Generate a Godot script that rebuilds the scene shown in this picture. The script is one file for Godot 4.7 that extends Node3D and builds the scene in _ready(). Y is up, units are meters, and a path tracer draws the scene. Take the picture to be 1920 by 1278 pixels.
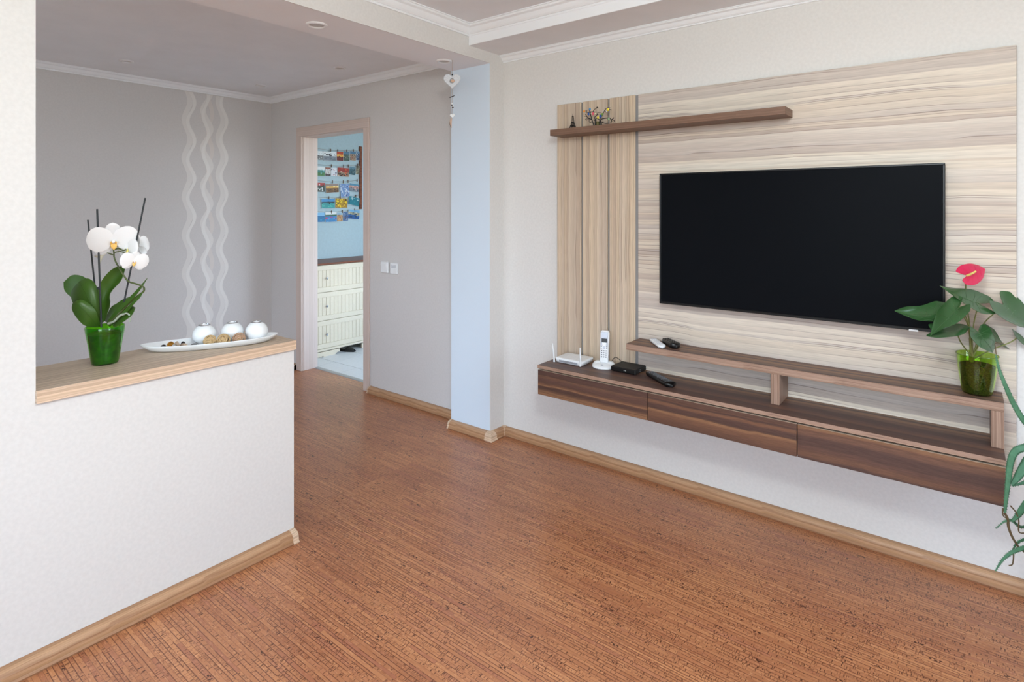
extends Node3D

# A living room with a wall-hung media unit, a half-height partition with a shelf, and a hall behind it.
# x runs along the media wall, z comes out of it into the room, y is up; metres.

const TURN := 0.664404            # how far the line of sight is turned from the media wall's normal
var M := {}
var rng := RandomNumberGenerator.new()
var taken := {}


func _ready():
	rng.seed = 20
	# ---------------------------------------------------------------- camera
	var cam := Camera3D.new()
	cam.name = "camera"
	cam.projection = Camera3D.PROJECTION_FRUSTUM
	cam.near = 0.05
	cam.far = 60.0
	cam.size = 2.0 * 0.05 * 639.0 / 1086.56
	cam.frustum_offset = Vector2(0.0, 0.05 * (390.2 - 639.0) / 1086.56)
	cam.position = Vector3(0.0, 1.4, 2.8152)
	cam.rotation.y = TURN
	add_child(cam)
	cam.current = true
	# ---------------------------------------------------------------- sky and exposure
	var sky_look := ProceduralSkyMaterial.new()
	sky_look.sky_top_color = Color(0.78, 0.87, 0.97)
	sky_look.sky_horizon_color = Color(0.90, 0.94, 0.97)
	sky_look.ground_bottom_color = Color(0.55, 0.55, 0.52)
	sky_look.ground_horizon_color = Color(0.72, 0.74, 0.74)
	sky_look.sky_energy_multiplier = SKY_ENERGY
	sky_look.ground_energy_multiplier = SKY_ENERGY
	var sky := Sky.new()
	sky.sky_material = sky_look
	var env := Environment.new()
	env.background_mode = Environment.BG_SKY
	env.sky = sky
	env.tonemap_mode = Environment.TONE_MAPPER_LINEAR
	env.tonemap_exposure = EXPOSURE
	env.sdfgi_enabled = true
	env.ssao_enabled = true
	env.ssil_enabled = true
	var we := WorldEnvironment.new()
	we.name = "surroundings"
	we.environment = env
	add_child(we)
	# ---------------------------------------------------------------- build
	make_materials()
	make_ceiling_lamp()
	make_shell()
	make_windows()
	make_trim()
	make_doorway()
	make_wave_decals()
	make_media_wall()
	make_partition_shelf()
	make_chest_room()
	make_downlights()
	make_switches()
	make_shelf_ornaments()
	make_devices()
	make_tray()
	make_orchid()
	make_anthurium()
	make_aloe()
	make_garland()


const SKY_ENERGY := 3.4
const EXPOSURE := 0.545
const LAMP_ENERGY := 3.2


# ==================================================================== naming and assembly
func numbered(called: String) -> String:
	var n: int = taken.get(called, 0)
	taken[called] = n + 1
	return called if n == 0 else "%s_%03d" % [called, n]


func tag(o: Node3D, label: String, category: String, group := "", kind := "") -> Node3D:
	o.set_meta("label", label)
	o.set_meta("category", category)
	if group != "":
		o.set_meta("group", group)
	if kind != "":
		o.set_meta("kind", kind)
	return o


func thing(called: String, label: String, category: String, at := Vector3.ZERO, turn := 0.0, group := "") -> Node3D:
	var o := Node3D.new()
	o.name = numbered(called)
	add_child(o, true)
	o.position = at
	o.rotation.y = turn
	return tag(o, label, category, group)


func obj(called: String, st: SurfaceTool, mat: Material, parent: Node3D = null) -> MeshInstance3D:
	st.generate_normals()
	var o := MeshInstance3D.new()
	o.mesh = st.commit()
	o.material_override = mat
	o.cast_shadow = GeometryInstance3D.SHADOW_CASTING_SETTING_ON
	if parent == null:
		o.name = numbered(called)
		add_child(o, true)
	else:
		o.name = called
		parent.add_child(o, true)
	return o


func struct(called: String, st: SurfaceTool, mat: Material, label := "", category := "") -> MeshInstance3D:
	var o := obj(called, st, mat)
	o.set_meta("kind", "structure")
	if label != "":
		o.set_meta("label", label)
		o.set_meta("category", category)
	return o


func copy_of(o: Node3D, called: String, label: String) -> Node3D:
	var c: Node3D = o.duplicate()
	c.name = numbered(called)
	add_child(c, true)
	c.set_meta("label", label)
	return c


# ==================================================================== shapes
func mb() -> SurfaceTool:
	var st := SurfaceTool.new()
	st.begin(Mesh.PRIMITIVE_TRIANGLES)
	return st


func tri(st: SurfaceTool, a: Vector3, b: Vector3, c: Vector3):
	st.add_vertex(a)
	st.add_vertex(b)
	st.add_vertex(c)


func poly(st: SurfaceTool, pts: Array, middle: Vector3):
	# a flat convex face, wound so that it looks away from MIDDLE
	var n: Vector3 = (pts[1] - pts[0]).cross(pts[2] - pts[0])
	var away: bool = n.dot(pts[0] - middle) > 0.0
	for i in range(1, pts.size() - 1):
		if away:
			tri(st, pts[0], pts[i + 1], pts[i])
		else:
			tri(st, pts[0], pts[i], pts[i + 1])


func bx(st: SurfaceTool, lo: Vector3, hi: Vector3, bev := 0.0):
	# a box from LO to HI with chamfered edges
	st.set_smooth_group(-1)
	var c := (lo + hi) * 0.5
	var h := (hi - lo) * 0.5
	var b: float = minf(bev, minf(h.x, minf(h.y, h.z)) * 0.95)
	if b <= 0.0:
		for ax in 3:
			for s: float in [-1.0, 1.0]:
				var q := []
				for k: Vector2 in [Vector2(-1, -1), Vector2(1, -1), Vector2(1, 1), Vector2(-1, 1)]:
					var p := Vector3.ZERO
					p[ax] = s * h[ax]
					p[(ax + 1) % 3] = k.x * h[(ax + 1) % 3]
					p[(ax + 2) % 3] = k.y * h[(ax + 2) % 3]
					q.append(c + p)
				poly(st, q, c)
		return
	for ax in 3:
		var u := (ax + 1) % 3
		var v := (ax + 2) % 3
		for s: float in [-1.0, 1.0]:
			var q := []
			for k: Vector2 in [Vector2(-1, -1), Vector2(1, -1), Vector2(1, 1), Vector2(-1, 1)]:
				var p := Vector3.ZERO
				p[ax] = s * h[ax]
				p[u] = k.x * (h[u] - b)
				p[v] = k.y * (h[v] - b)
				q.append(c + p)
			poly(st, q, c)
			# edges along axis v, between the faces of axes ax and u
			for s2: float in [-1.0, 1.0]:
				var e := []
				for k: Vector2 in [Vector2(0, -1), Vector2(0, 1), Vector2(1, 1), Vector2(1, -1)]:
					var p := Vector3.ZERO
					p[ax] = s * (h[ax] - (b if k.x == 1 else 0.0))
					p[u] = s2 * (h[u] - (0.0 if k.x == 1 else b))
					p[v] = k.y * (h[v] - b)
					e.append(c + p)
				poly(st, e, c)
	for sx: float in [-1.0, 1.0]:
		for sy: float in [-1.0, 1.0]:
			for sz: float in [-1.0, 1.0]:
				var s := Vector3(sx, sy, sz)
				poly(st, [c + s * (h - Vector3(0, b, b)), c + s * (h - Vector3(b, 0, b)), c + s * (h - Vector3(b, b, 0))], c)


func grid(st: SurfaceTool, rows: Array, closed := false, group := 0):
	# a smooth skin through rows of points
	st.set_smooth_group(group)
	for i in rows.size() - 1:
		var a: PackedVector3Array = rows[i]
		var b: PackedVector3Array = rows[i + 1]
		var n := a.size()
		for j in (n if closed else n - 1):
			var k := (j + 1) % n
			tri(st, a[j], b[k], b[j])
			tri(st, a[j], a[k], b[k])


func lathe(st: SurfaceTool, prof: Array, segs := 32, at := Vector3.ZERO):
	# PROF: Vector2(radius, height) from the outside bottom upwards; corners sharper than 40 degrees stay sharp
	var g := 1
	for i in prof.size() - 1:
		if i > 0:
			var d0: Vector2 = (prof[i] - prof[i - 1]).normalized()
			var d1: Vector2 = (prof[i + 1] - prof[i]).normalized()
			if d0.dot(d1) < 0.77:
				g += 1
		var rows := []
		for q in 2:
			var p: Vector2 = prof[i + q]
			var row := PackedVector3Array()
			for k in segs:
				var a := TAU * k / segs
				row.append(at + Vector3(p.x * cos(a), p.y, p.x * sin(a)))
			rows.append(row)
		grid(st, rows, true, g)


func catmull(p: Array, t: float) -> Variant:
	var n := p.size() - 1
	var f := clampf(t, 0.0, 1.0) * n
	var i := mini(int(f), n - 1)
	var u := f - i
	var a = p[maxi(i - 1, 0)]
	var b = p[i]
	var c = p[i + 1]
	var d = p[mini(i + 2, n)]
	return 0.5 * ((2.0 * b) + (c - a) * u + (2.0 * a - 5.0 * b + 4.0 * c - d) * u * u + (3.0 * b - a - 3.0 * c + d) * u * u * u)


func tube(st: SurfaceTool, pts: Array, r0: float, r1 := -1.0, sides := 8, steps := 0, flat := 1.0):
	# a round bar along a smooth line through PTS, its radius going from R0 to R1
	if r1 < 0.0:
		r1 = r0
	var n := steps if steps > 0 else (1 if pts.size() == 2 else (pts.size() - 1) * 5)
	var rows := []
	var side := Vector3.ZERO
	for i in n + 1:
		var t := float(i) / n
		var p: Vector3 = catmull(pts, t)
		var dir: Vector3 = (catmull(pts, minf(t + 0.01, 1.0)) - catmull(pts, maxf(t - 0.01, 0.0))).normalized()
		if side == Vector3.ZERO:
			side = dir.cross(Vector3.UP if absf(dir.y) < 0.9 else Vector3.RIGHT).normalized()
		side = (side - dir * side.dot(dir)).normalized()
		var up := side.cross(dir)
		var row := PackedVector3Array()
		var r := lerpf(r0, r1, t)
		for k in sides:
			var a := TAU * k / sides
			row.append(p + side * cos(a) * r + up * sin(a) * r * flat)
		rows.append(row)
	grid(st, rows, true, 1)
	for e in [0, n]:
		var row: PackedVector3Array = rows[e]
		var mid := Vector3.ZERO
		for v in row:
			mid += v / sides
		var inner: Vector3 = catmull(pts, 0.5 if n > 1 else (1.0 - e))
		if n > 1:
			inner = catmull(pts, 0.02 if e == 0 else 0.98)
		st.set_smooth_group(-1)
		var fan := []
		for v in row:
			fan.append(v)
		poly(st, fan, mid + (inner - mid).normalized() * 0.001)


func sweep(st: SurfaceTool, path: Array, prof: Array):
	# PROF: Vector2(out, up), closed; carried along PATH with mitred corners; «out» is to the right of the way taken
	var n := path.size()
	var rings := []
	for i in n:
		var d0: Vector3 = (path[i] - path[maxi(i - 1, 0)]).normalized() if i > 0 else (path[1] - path[0]).normalized()
		var d1: Vector3 = (path[mini(i + 1, n - 1)] - path[i]).normalized() if i < n - 1 else d0
		var o0 := d0.cross(Vector3.UP)
		var o1 := d1.cross(Vector3.UP)
		var o := (o0 + o1).normalized()
		o /= maxf(o.dot(o0), 0.2)
		var ring := PackedVector3Array()
		for p: Vector2 in prof:
			ring.append(path[i] + o * p.x + Vector3.UP * p.y)
		rings.append(ring)
	var m := prof.size()
	for i in n - 1:
		var mid := Vector3.ZERO
		for v: Vector3 in rings[i]:
			mid += v / (2.0 * m)
		for v: Vector3 in rings[i + 1]:
			mid += v / (2.0 * m)
		st.set_smooth_group(-1)
		for j in m:
			var k := (j + 1) % m
			# wound by the profile's own sense: given counter-clockwise seen against the way taken
			tri(st, rings[i][j], rings[i][k], rings[i + 1][k])
			tri(st, rings[i][j], rings[i + 1][k], rings[i + 1][j])
	for e in [0, n - 1]:
		var flat := PackedVector2Array()
		for p: Vector2 in prof:
			flat.append(p)
		var ids := Geometry2D.triangulate_polygon(flat)
		for q in range(0, ids.size(), 3):
			var a: Vector3 = rings[e][ids[q]]
			var b: Vector3 = rings[e][ids[q + 1]]
			var c: Vector3 = rings[e][ids[q + 2]]
			poly(st, [a, b, c], rings[e][0] + (path[1] - path[0] if e == 0 else path[n - 2] - path[n - 1]))


func prism(st: SurfaceTool, outline: PackedVector2Array, z0: float, z1: float, smooth := false):
	# an outline in the x-y plane with depth along z
	var n := outline.size()
	var mid := Vector2.ZERO
	for p in outline:
		mid += p / n
	st.set_smooth_group(-1)
	var ids := Geometry2D.triangulate_polygon(outline)
	for q in range(0, ids.size(), 3):
		var t := [outline[ids[q]], outline[ids[q + 1]], outline[ids[q + 2]]]
		for z: float in [z0, z1]:
			poly(st, [Vector3(t[0].x, t[0].y, z), Vector3(t[1].x, t[1].y, z), Vector3(t[2].x, t[2].y, z)], Vector3(t[0].x, t[0].y, (z0 + z1) * 0.5))
	var turned := Geometry2D.is_polygon_clockwise(outline)
	st.set_smooth_group(3 if smooth else -1)
	for i in n:
		var a := outline[i]
		var b := outline[(i + 1) % n]
		if turned:
			var s := a
			a = b
			b = s
		tri(st, Vector3(a.x, a.y, z0), Vector3(b.x, b.y, z1), Vector3(b.x, b.y, z0))
		tri(st, Vector3(a.x, a.y, z0), Vector3(a.x, a.y, z1), Vector3(b.x, b.y, z1))


func ball(st: SurfaceTool, c: Vector3, r: Vector3, segs := 16, rings := 10):
	var rows := []
	for i in rings + 1:
		var a := PI * i / rings
		var row := PackedVector3Array()
		for k in segs:
			var b := TAU * k / segs
			row.append(c + Vector3(sin(a) * cos(b) * r.x, -cos(a) * r.y, sin(a) * sin(b) * r.z))
		rows.append(row)
	grid(st, rows, true, 1)


func spots(flat: Array) -> Array:
	# millimetres, three by three
	var out := []
	for i in range(0, flat.size(), 3):
		out.append(Vector3(flat[i], flat[i + 1], flat[i + 2]) * 0.001)
	return out


func blade(st: SurfaceTool, lines: Array, thick := 0.0008, rows_n := 14, cols := 6):
	# a leaf or a petal: LINES are its midrib and its two edges from base to tip, in millimetres
	var s := spots(lines[0])
	var l := spots(lines[1])
	var r := spots(lines[2])
	var top := []
	for i in rows_n + 1:
		var t := float(i) / rows_n
		t = t * (1.6 - 0.6 * t)
		var ps: Vector3 = catmull(s, t)
		var pl: Vector3 = catmull(l, t)
		var pr: Vector3 = catmull(r, t)
		var row := PackedVector3Array()
		for j in cols + 1:
			var u := 2.0 * j / cols - 1.0
			row.append(pl * (u * (u - 1.0) * 0.5) + ps * (1.0 - u * u) + pr * (u * (u + 1.0) * 0.5))
		top.append(row)
	skin(st, top, thick)


func skin(st: SurfaceTool, top: Array, thick: float):
	# a sheet of real thickness over a grid of points
	var under := []
	var n: int = top.size()
	var m: int = top[0].size()
	for i in n:
		var row := PackedVector3Array()
		for j in m:
			var a: Vector3 = top[mini(i + 1, n - 1)][j] - top[maxi(i - 1, 0)][j]
			var b: Vector3 = top[i][mini(j + 1, m - 1)] - top[i][maxi(j - 1, 0)]
			var nn := a.cross(b)
			row.append(top[i][j] - (nn.normalized() if nn.length() > 1e-12 else Vector3.ZERO) * thick)
		under.append(row)
	grid(st, top, false, 1)
	var back := []
	for i in n:
		back.append(under[n - 1 - i])
	grid(st, back, false, 2)
	var rim_a := PackedVector3Array()
	var rim_b := PackedVector3Array()
	for i in n:
		rim_a.append(top[i][0])
		rim_b.append(under[i][0])
	for j in range(1, m):
		rim_a.append(top[n - 1][j])
		rim_b.append(under[n - 1][j])
	for i in range(n - 2, -1, -1):
		rim_a.append(top[i][m - 1])
		rim_b.append(under[i][m - 1])
	for j in range(m - 2, -1, -1):
		rim_a.append(top[0][j])
		rim_b.append(under[0][j])
	grid(st, [rim_a, rim_b], false, 4)


# ==================================================================== materials
func plain(c: Color, rough := 0.6, spec := 0.5, metal := 0.0) -> StandardMaterial3D:
	var m := StandardMaterial3D.new()
	m.albedo_color = c
	m.roughness = rough
	m.metallic_specular = spec
	m.metallic = metal
	return m


func mottle(c: Color, rough: float, scale: float, amount: float, seed_n: int, freq := 0.05, bump := 0.0) -> StandardMaterial3D:
	# even paint or paper with a fine cloudy grain
	var m := plain(c, rough, 0.35)
	var nz := FastNoiseLite.new()
	nz.seed = seed_n
	nz.frequency = freq
	nz.fractal_octaves = 4
	var side := 128 if scale >= 9.0 else 320
	var im := nz.get_seamless_image(side, side)
	var data := im.get_data()
	var out := PackedByteArray()
	out.resize(side * side * 3)
	for i in side * side:
		var v := clampi(int(255.0 * (1.0 - amount * (1.0 - data[i] / 255.0))), 0, 255)
		out[i * 3] = v
		out[i * 3 + 1] = v
		out[i * 3 + 2] = v
	m.albedo_texture = ImageTexture.create_from_image(Image.create_from_data(side, side, false, Image.FORMAT_RGB8, out))
	if bump > 0.0:
		m.heightmap_enabled = true
		m.heightmap_scale = bump
		m.heightmap_texture = ImageTexture.create_from_image(im)
	m.uv1_triplanar = true
	m.uv1_world_triplanar = true
	m.uv1_scale = Vector3.ONE * scale
	return m


func veneer(seed_n: int, tones: Array, soft: int, wide: Vector2, line: Color, line_share: float, warp: float, grain: float, side := 1024) -> ImageTexture:
	# straight-grained wood: bands of the given tones across v, thin dark growth lines, fine pores; the grain runs along u
	var g := RandomNumberGenerator.new()
	g.seed = seed_n
	var rows: Array[Color] = []
	var lines := PackedFloat32Array()
	lines.resize(side)
	while rows.size() < side:
		var w := int(g.randf_range(wide.x, wide.y))
		var a: Color = tones[g.randi() % tones.size()]
		a = a.lerp(tones[g.randi() % tones.size()], g.randf() * 0.5)
		var edge := rows.size()
		if g.randf() < line_share and edge > 2:
			var s := g.randf_range(0.45, 1.0)
			lines[edge - 1] = maxf(lines[edge - 1], s)
			lines[edge - 2] = maxf(lines[edge - 2], s * 0.55)
			if g.randf() < 0.4:
				lines[edge - 3] = maxf(lines[edge - 3], s * 0.3)
		for k in w:
			if rows.size() < side:
				rows.append(a.darkened(0.06 * k / w))
	var smooth: Array[Color] = []
	for i in side:
		var c := Color(0, 0, 0)
		for k in range(-soft, soft + 1):
			c += rows[posmod(i + k, side)]
		smooth.append(c / (2 * soft + 1))
	var nz := FastNoiseLite.new()
	nz.seed = seed_n
	nz.frequency = 0.25
	var fine := nz.get_seamless_image(side / 32, side)
	fine.resize(side, side, Image.INTERPOLATE_CUBIC)
	nz.frequency = 0.016
	nz.fractal_octaves = 3
	var slow := nz.get_seamless_image(side / 16, side / 4)
	slow.resize(side, side, Image.INTERPOLATE_CUBIC)
	var fd := fine.get_data()
	var sd := slow.get_data()
	var out := PackedByteArray()
	out.resize(side * side * 3)
	var at := 0
	var i := 0
	var lr := line.r
	var lg := line.g
	var lb := line.b
	for y in side:
		for x in side:
			var s := sd[i] / 255.0
			var f := y + (s - 0.5) * warp + side
			var v := int(f)
			f -= v
			var v0 := v % side
			var v1 := (v + 1) % side
			var c := smooth[v0].lerp(smooth[v1], f)
			var k := (1.0 + (fd[i] / 255.0 - 0.5) * grain) * 255.0
			var d := lerpf(lines[v0], lines[v1], f) * clampf(s * 1.9 - 0.35, 0.0, 1.0)
			out[at] = clampi(int((c.r + (lr - c.r) * d) * k), 0, 255)
			out[at + 1] = clampi(int((c.g + (lg - c.g) * d) * k), 0, 255)
			out[at + 2] = clampi(int((c.b + (lb - c.b) * d) * k), 0, 255)
			at += 3
			i += 1
	return ImageTexture.create_from_image(Image.create_from_data(side, side, false, Image.FORMAT_RGB8, out))


func wood(tex: Texture2D, metres: float, rough: float, offset := Vector3.ZERO, tint := Color.WHITE) -> StandardMaterial3D:
	var m := plain(tint, rough, 0.4)
	m.albedo_texture = tex
	m.uv1_triplanar = true
	m.uv1_triplanar_sharpness = 8.0
	m.uv1_scale = Vector3.ONE / metres
	m.uv1_offset = offset
	return m


func rgb8(r: int, g: int, b: int) -> Color:
	return Color8(r, g, b)


func cork() -> ImageTexture:
	# cork parquet: narrow strips laid along u, each of broken lengths with dark lenticels across it
	var side := 2048
	var g := RandomNumberGenerator.new()
	g.seed = 7
	var im := Image.create(side, side, false, Image.FORMAT_RGB8)
	var nz := FastNoiseLite.new()
	nz.seed = 17
	nz.frequency = 0.004
	var y := 0
	while y < side:
		var h := mini(g.randi_range(8, 13), side - y)
		if side - y - h < 8:
			h = side - y
		var x := 0
		while x < side:
			var w := g.randi_range(40, 300)
			var n := clampf(0.5 + 0.9 * nz.get_noise_2d(x * 0.5, y), 0.0, 1.0)
			var a := rgb8(164, 104, 71).lerp(rgb8(198, 137, 94), clampf(n * 0.6 + g.randf() * 0.5, 0.0, 1.0))
			if g.randf() < 0.15:
				a = a.lerp(rgb8(166, 104, 80), g.randf() * 0.7)
			im.fill_rect(Rect2i(x, y, w, h), a)
			# finer tone along the strip
			for k in w / 5:
				im.fill_rect(Rect2i(x + g.randi_range(0, w - 4), y + g.randi_range(0, h - 2), g.randi_range(3, 14), g.randi_range(1, 4)), a.lerp(rgb8(146, 88, 60) if g.randf() < 0.65 else rgb8(218, 162, 118), g.randf() * 0.45))
			if g.randf() < 0.85:
				var many := int(w * (g.randf_range(0.05, 0.12) if g.randf() < 0.6 else g.randf_range(0.12, 0.26)))
				for k in many:
					var dx := x + g.randi_range(0, w - 1)
					var len := g.randi_range(2, h - 1)
					im.fill_rect(Rect2i(dx, y + g.randi_range(0, h - len), g.randi_range(1, 2), len), rgb8(92, 54, 36).lerp(a, g.randf() * 0.55))
			if g.randf() < 0.10:
				var bx0 := x + g.randi_range(0, w)
				for k in 9:
					im.fill_rect(Rect2i(bx0 + g.randi_range(0, 26), y + g.randi_range(0, h - 3), g.randi_range(2, 6), g.randi_range(2, 4)), rgb8(80, 48, 34))
			x += w
			im.fill_rect(Rect2i(x - 1, y, 2, h), rgb8(126, 80, 56))
		im.fill_rect(Rect2i(0, y, side, 1), rgb8(146, 94, 66))
		for k in 16:
			im.fill_rect(Rect2i(g.randi_range(0, side), y, g.randi_range(30, 200), 2), rgb8(120, 74, 52))
		y += h
	return ImageTexture.create_from_image(im)


func tinted_glass(c: Color, rough := 0.04) -> StandardMaterial3D:
	var m := plain(Color(c.r, c.g, c.b, 0.0), rough, 0.5)
	m.transparency = BaseMaterial3D.TRANSPARENCY_ALPHA
	m.refraction_enabled = true
	m.refraction_scale = 0.05
	return m


func leafy(c: Color, rough := 0.4, through := Color(0.25, 0.4, 0.1)) -> StandardMaterial3D:
	var m := plain(c, rough, 0.5)
	m.backlight_enabled = true
	m.backlight = through
	return m


func make_materials():
	M.paper = mottle(Color(0.888, 0.880, 0.870), 0.75, 3.0, 0.035, 3, 0.06, 0.03)
	M.hall_paper_shaded = mottle(Color(0.845, 0.832, 0.828), 0.75, 3.0, 0.03, 4, 0.06, 0.02)  # the living room paper again, darkened to carry the shade of the hall
	M.paint = mottle(Color(0.885, 0.895, 0.905), 0.7, 1.1, 0.02, 5, 0.01)
	M.ceiling = mottle(Color(0.945, 0.95, 0.965), 0.8, 1.1, 0.02, 6, 0.01)
	M.beam = plain(Color(0.965, 0.965, 0.98), 0.7)
	M.plaster = plain(Color(0.955, 0.965, 0.98), 0.55)
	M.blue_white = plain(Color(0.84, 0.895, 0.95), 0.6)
	M.blue_wall = mottle(Color(0.72, 0.80, 0.825), 0.7, 2.0, 0.04, 8)
	var cork_floor := plain(Color(1, 1, 1), 0.30, 0.5)
	cork_floor.albedo_texture = cork()
	cork_floor.uv1_triplanar = true
	cork_floor.uv1_world_triplanar = true
	cork_floor.uv1_scale = Vector3.ONE / 2.4
	M.cork = cork_floor
	var pale := veneer(11, [rgb8(224, 209, 186), rgb8(214, 196, 173), rgb8(219, 203, 180), rgb8(196, 178, 160), rgb8(230, 217, 196), rgb8(206, 192, 176)], 2, Vector2(5, 30), rgb8(114, 95, 85), 0.9, 15.0, 0.12)
	M.zebra = wood(pale, 1.05, 0.5, Vector3.ZERO, Color(0.985, 0.995, 1.03))
	M.zebra_b = wood(pale, 0.8, 0.5, Vector3(0.1, 0.35, 0.0), Color(0.97, 0.95, 0.93))
	var dark := veneer(23, [rgb8(106, 77, 64), rgb8(122, 89, 70), rgb8(88, 66, 60), rgb8(142, 106, 80), rgb8(99, 73, 65), rgb8(82, 62, 58)], 5, Vector2(10, 46), rgb8(66, 47, 42), 0.35, 26.0, 0.30)
	M.walnut = wood(dark, 0.7, 0.42)
	M.walnut_front = wood(dark, 0.62, 0.42, Vector3(0.3, 0.61, 0.2), Color(1.08, 1.06, 1.04))
	var edge := veneer(31, [rgb8(166, 136, 118), rgb8(152, 122, 104), rgb8(176, 146, 128)], 1, Vector2(2, 7), rgb8(116, 88, 74), 0.5, 18.0, 0.12, 512)
	M.walnut_edge = wood(edge, 0.35, 0.45)
	M.walnut_shelf = wood(edge, 0.4, 0.45, Vector3.ZERO, Color(0.76, 0.72, 0.69))
	var oak := veneer(43, [rgb8(212, 190, 166), rgb8(200, 178, 154), rgb8(190, 168, 146), rgb8(218, 198, 176)], 1, Vector2(5, 18), rgb8(150, 126, 106), 0.55, 22.0, 0.08, 512)
	M.ash = wood(oak, 0.35, 0.4)
	M.ash_edge = wood(oak, 0.22, 0.5, Vector3(0.2, 0.4, 0.1), Color(1.08, 1.05, 1.03))  # ash lightened for window light on the shelf edge; also colours skirting corner pieces
	var skirt := veneer(47, [rgb8(190, 148, 112), rgb8(178, 136, 100), rgb8(166, 124, 92), rgb8(198, 158, 124)], 2, Vector2(4, 18), rgb8(120, 84, 60), 0.3, 24.0, 0.14, 512)
	M.oak = wood(skirt, 0.3, 0.4)
	var casing := veneer(53, [rgb8(220, 203, 194), rgb8(216, 198, 188), rgb8(223, 206, 198)], 3, Vector2(6, 22), rgb8(210, 190, 180), 0.2, 14.0, 0.025, 512)
	M.casing = wood(casing, 0.4, 0.5)
	var upright: Image = casing.get_image().duplicate()
	upright.rotate_90(CLOCKWISE)
	M.casing_upright = wood(ImageTexture.create_from_image(upright), 0.4, 0.5)
	var red := veneer(59, [rgb8(128, 72, 48), rgb8(112, 60, 40), rgb8(140, 82, 56)], 2, Vector2(3, 12), rgb8(80, 42, 28), 0.3, 16.0, 0.12, 512)
	M.red_wood = wood(red, 0.4, 0.4)
	M.cream = mottle(Color(0.895, 0.845, 0.755), 0.5, 3.0, 0.03, 12)
	M.chrome = plain(Color(0.78, 0.78, 0.8), 0.15, 0.5, 1.0)
	M.alu = plain(Color(0.70, 0.71, 0.73), 0.4, 0.5, 0.85)
	M.channel = plain(Color(0.55, 0.545, 0.545), 0.5, 0.4)
	M.chipboard = mottle(Color(0.66, 0.55, 0.43), 0.8, 12.0, 0.3, 71)
	M.black = plain(Color(0.035, 0.036, 0.04), 0.35)
	M.black_soft = plain(Color(0.06, 0.06, 0.062), 0.55)
	M.screen = plain(Color(0.065, 0.073, 0.088), 0.3, 0.10)
	M.bezel = plain(Color(0.03, 0.035, 0.045), 0.3, 0.4)
	M.white_plastic = plain(Color(0.93, 0.94, 0.95), 0.35)
	M.grey_plastic = plain(Color(0.62, 0.64, 0.68), 0.4)
	M.silver = plain(Color(0.66, 0.67, 0.70), 0.35, 0.5, 0.5)
	M.key_grey = plain(Color(0.42, 0.44, 0.48), 0.5)
	M.porcelain = plain(Color(0.94, 0.955, 0.965), 0.18, 0.5)
	M.pebble_dark = mottle(Color(0.20, 0.20, 0.22), 0.5, 12.0, 0.3, 21)
	M.pebble_grey = mottle(Color(0.42, 0.42, 0.43), 0.6, 14.0, 0.3, 22)
	M.shell = mottle(Color(0.86, 0.76, 0.66), 0.5, 30.0, 0.35, 23)
	M.shell_gold = mottle(Color(0.84, 0.60, 0.22), 0.4, 20.0, 0.3, 24)
	M.rattan = mottle(Color(0.95, 0.82, 0.62), 0.6, 20.0, 0.25, 25)
	M.rattan_rose = mottle(Color(0.90, 0.74, 0.62), 0.6, 20.0, 0.25, 26)
	M.green_pot = tinted_glass(Color(0.42, 0.80, 0.13))
	M.lime_pot = tinted_glass(Color(0.82, 0.97, 0.48))
	M.soil = mottle(Color(0.46, 0.41, 0.33), 0.9, 14.0, 0.7, 31, 0.09, 0.3)
	M.bark = mottle(Color(0.78, 0.80, 0.58), 0.8, 9.0, 0.4, 32, 0.03)
	M.orchid_leaf = leafy(Color(0.25, 0.395, 0.12), 0.38, Color(0.2, 0.32, 0.06))
	M.anthurium_leaf = leafy(Color(0.19, 0.335, 0.18), 0.22, Color(0.12, 0.22, 0.05))
	M.rib = plain(Color(0.28, 0.42, 0.24), 0.35)
	M.spike = plain(Color(0.30, 0.34, 0.16), 0.5)
	M.petiole = plain(Color(0.46, 0.48, 0.25), 0.5)
	M.stem = plain(Color(0.42, 0.40, 0.20), 0.6)
	M.root = plain(Color(0.62, 0.66, 0.60), 0.6)
	M.stake = plain(Color(0.16, 0.18, 0.19), 0.45)
	M.petal = leafy(Color(0.985, 0.985, 0.985), 0.5, Color(0.5, 0.5, 0.5))
	M.lip = plain(Color(0.95, 0.76, 0.40), 0.5)
	M.lip_yellow = plain(Color(0.93, 0.88, 0.52), 0.5)
	M.bud = leafy(Color(0.88, 0.86, 0.78), 0.5, Color(0.4, 0.4, 0.35))
	M.spathe = leafy(Color(0.80, 0.10, 0.30), 0.2, Color(0.25, 0.05, 0.1))
	M.spadix = plain(Color(0.84, 0.74, 0.42), 0.6)
	M.aloe = mottle(Color(0.32, 0.50, 0.38), 0.45, 9.0, 0.18, 41)
	M.aloe_stem = plain(Color(0.36, 0.30, 0.20), 0.7)
	M.iron = plain(Color(0.07, 0.07, 0.08), 0.5, 0.5, 0.4)
	M.weathered = mottle(Color(0.90, 0.92, 0.945), 0.7, 18.0, 0.12, 51)
	M.raw_wood = plain(Color(0.80, 0.67, 0.58), 0.7)
	M.cord = plain(Color(0.62, 0.50, 0.40), 0.8)
	M.stone_pot = plain(Color(0.74, 0.77, 0.80), 0.4)
	M.tile = mottle(Color(0.86, 0.865, 0.87), 0.28, 2.0, 0.03, 61)
	M.grout = plain(Color(0.66, 0.66, 0.66), 0.8)
	M.peg = plain(Color(0.42, 0.34, 0.28), 0.7)
	M.ring = plain(Color(0.93, 0.93, 0.94), 0.4)
	M.lens = plain(Color(0.78, 0.76, 0.75), 0.3)
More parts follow.
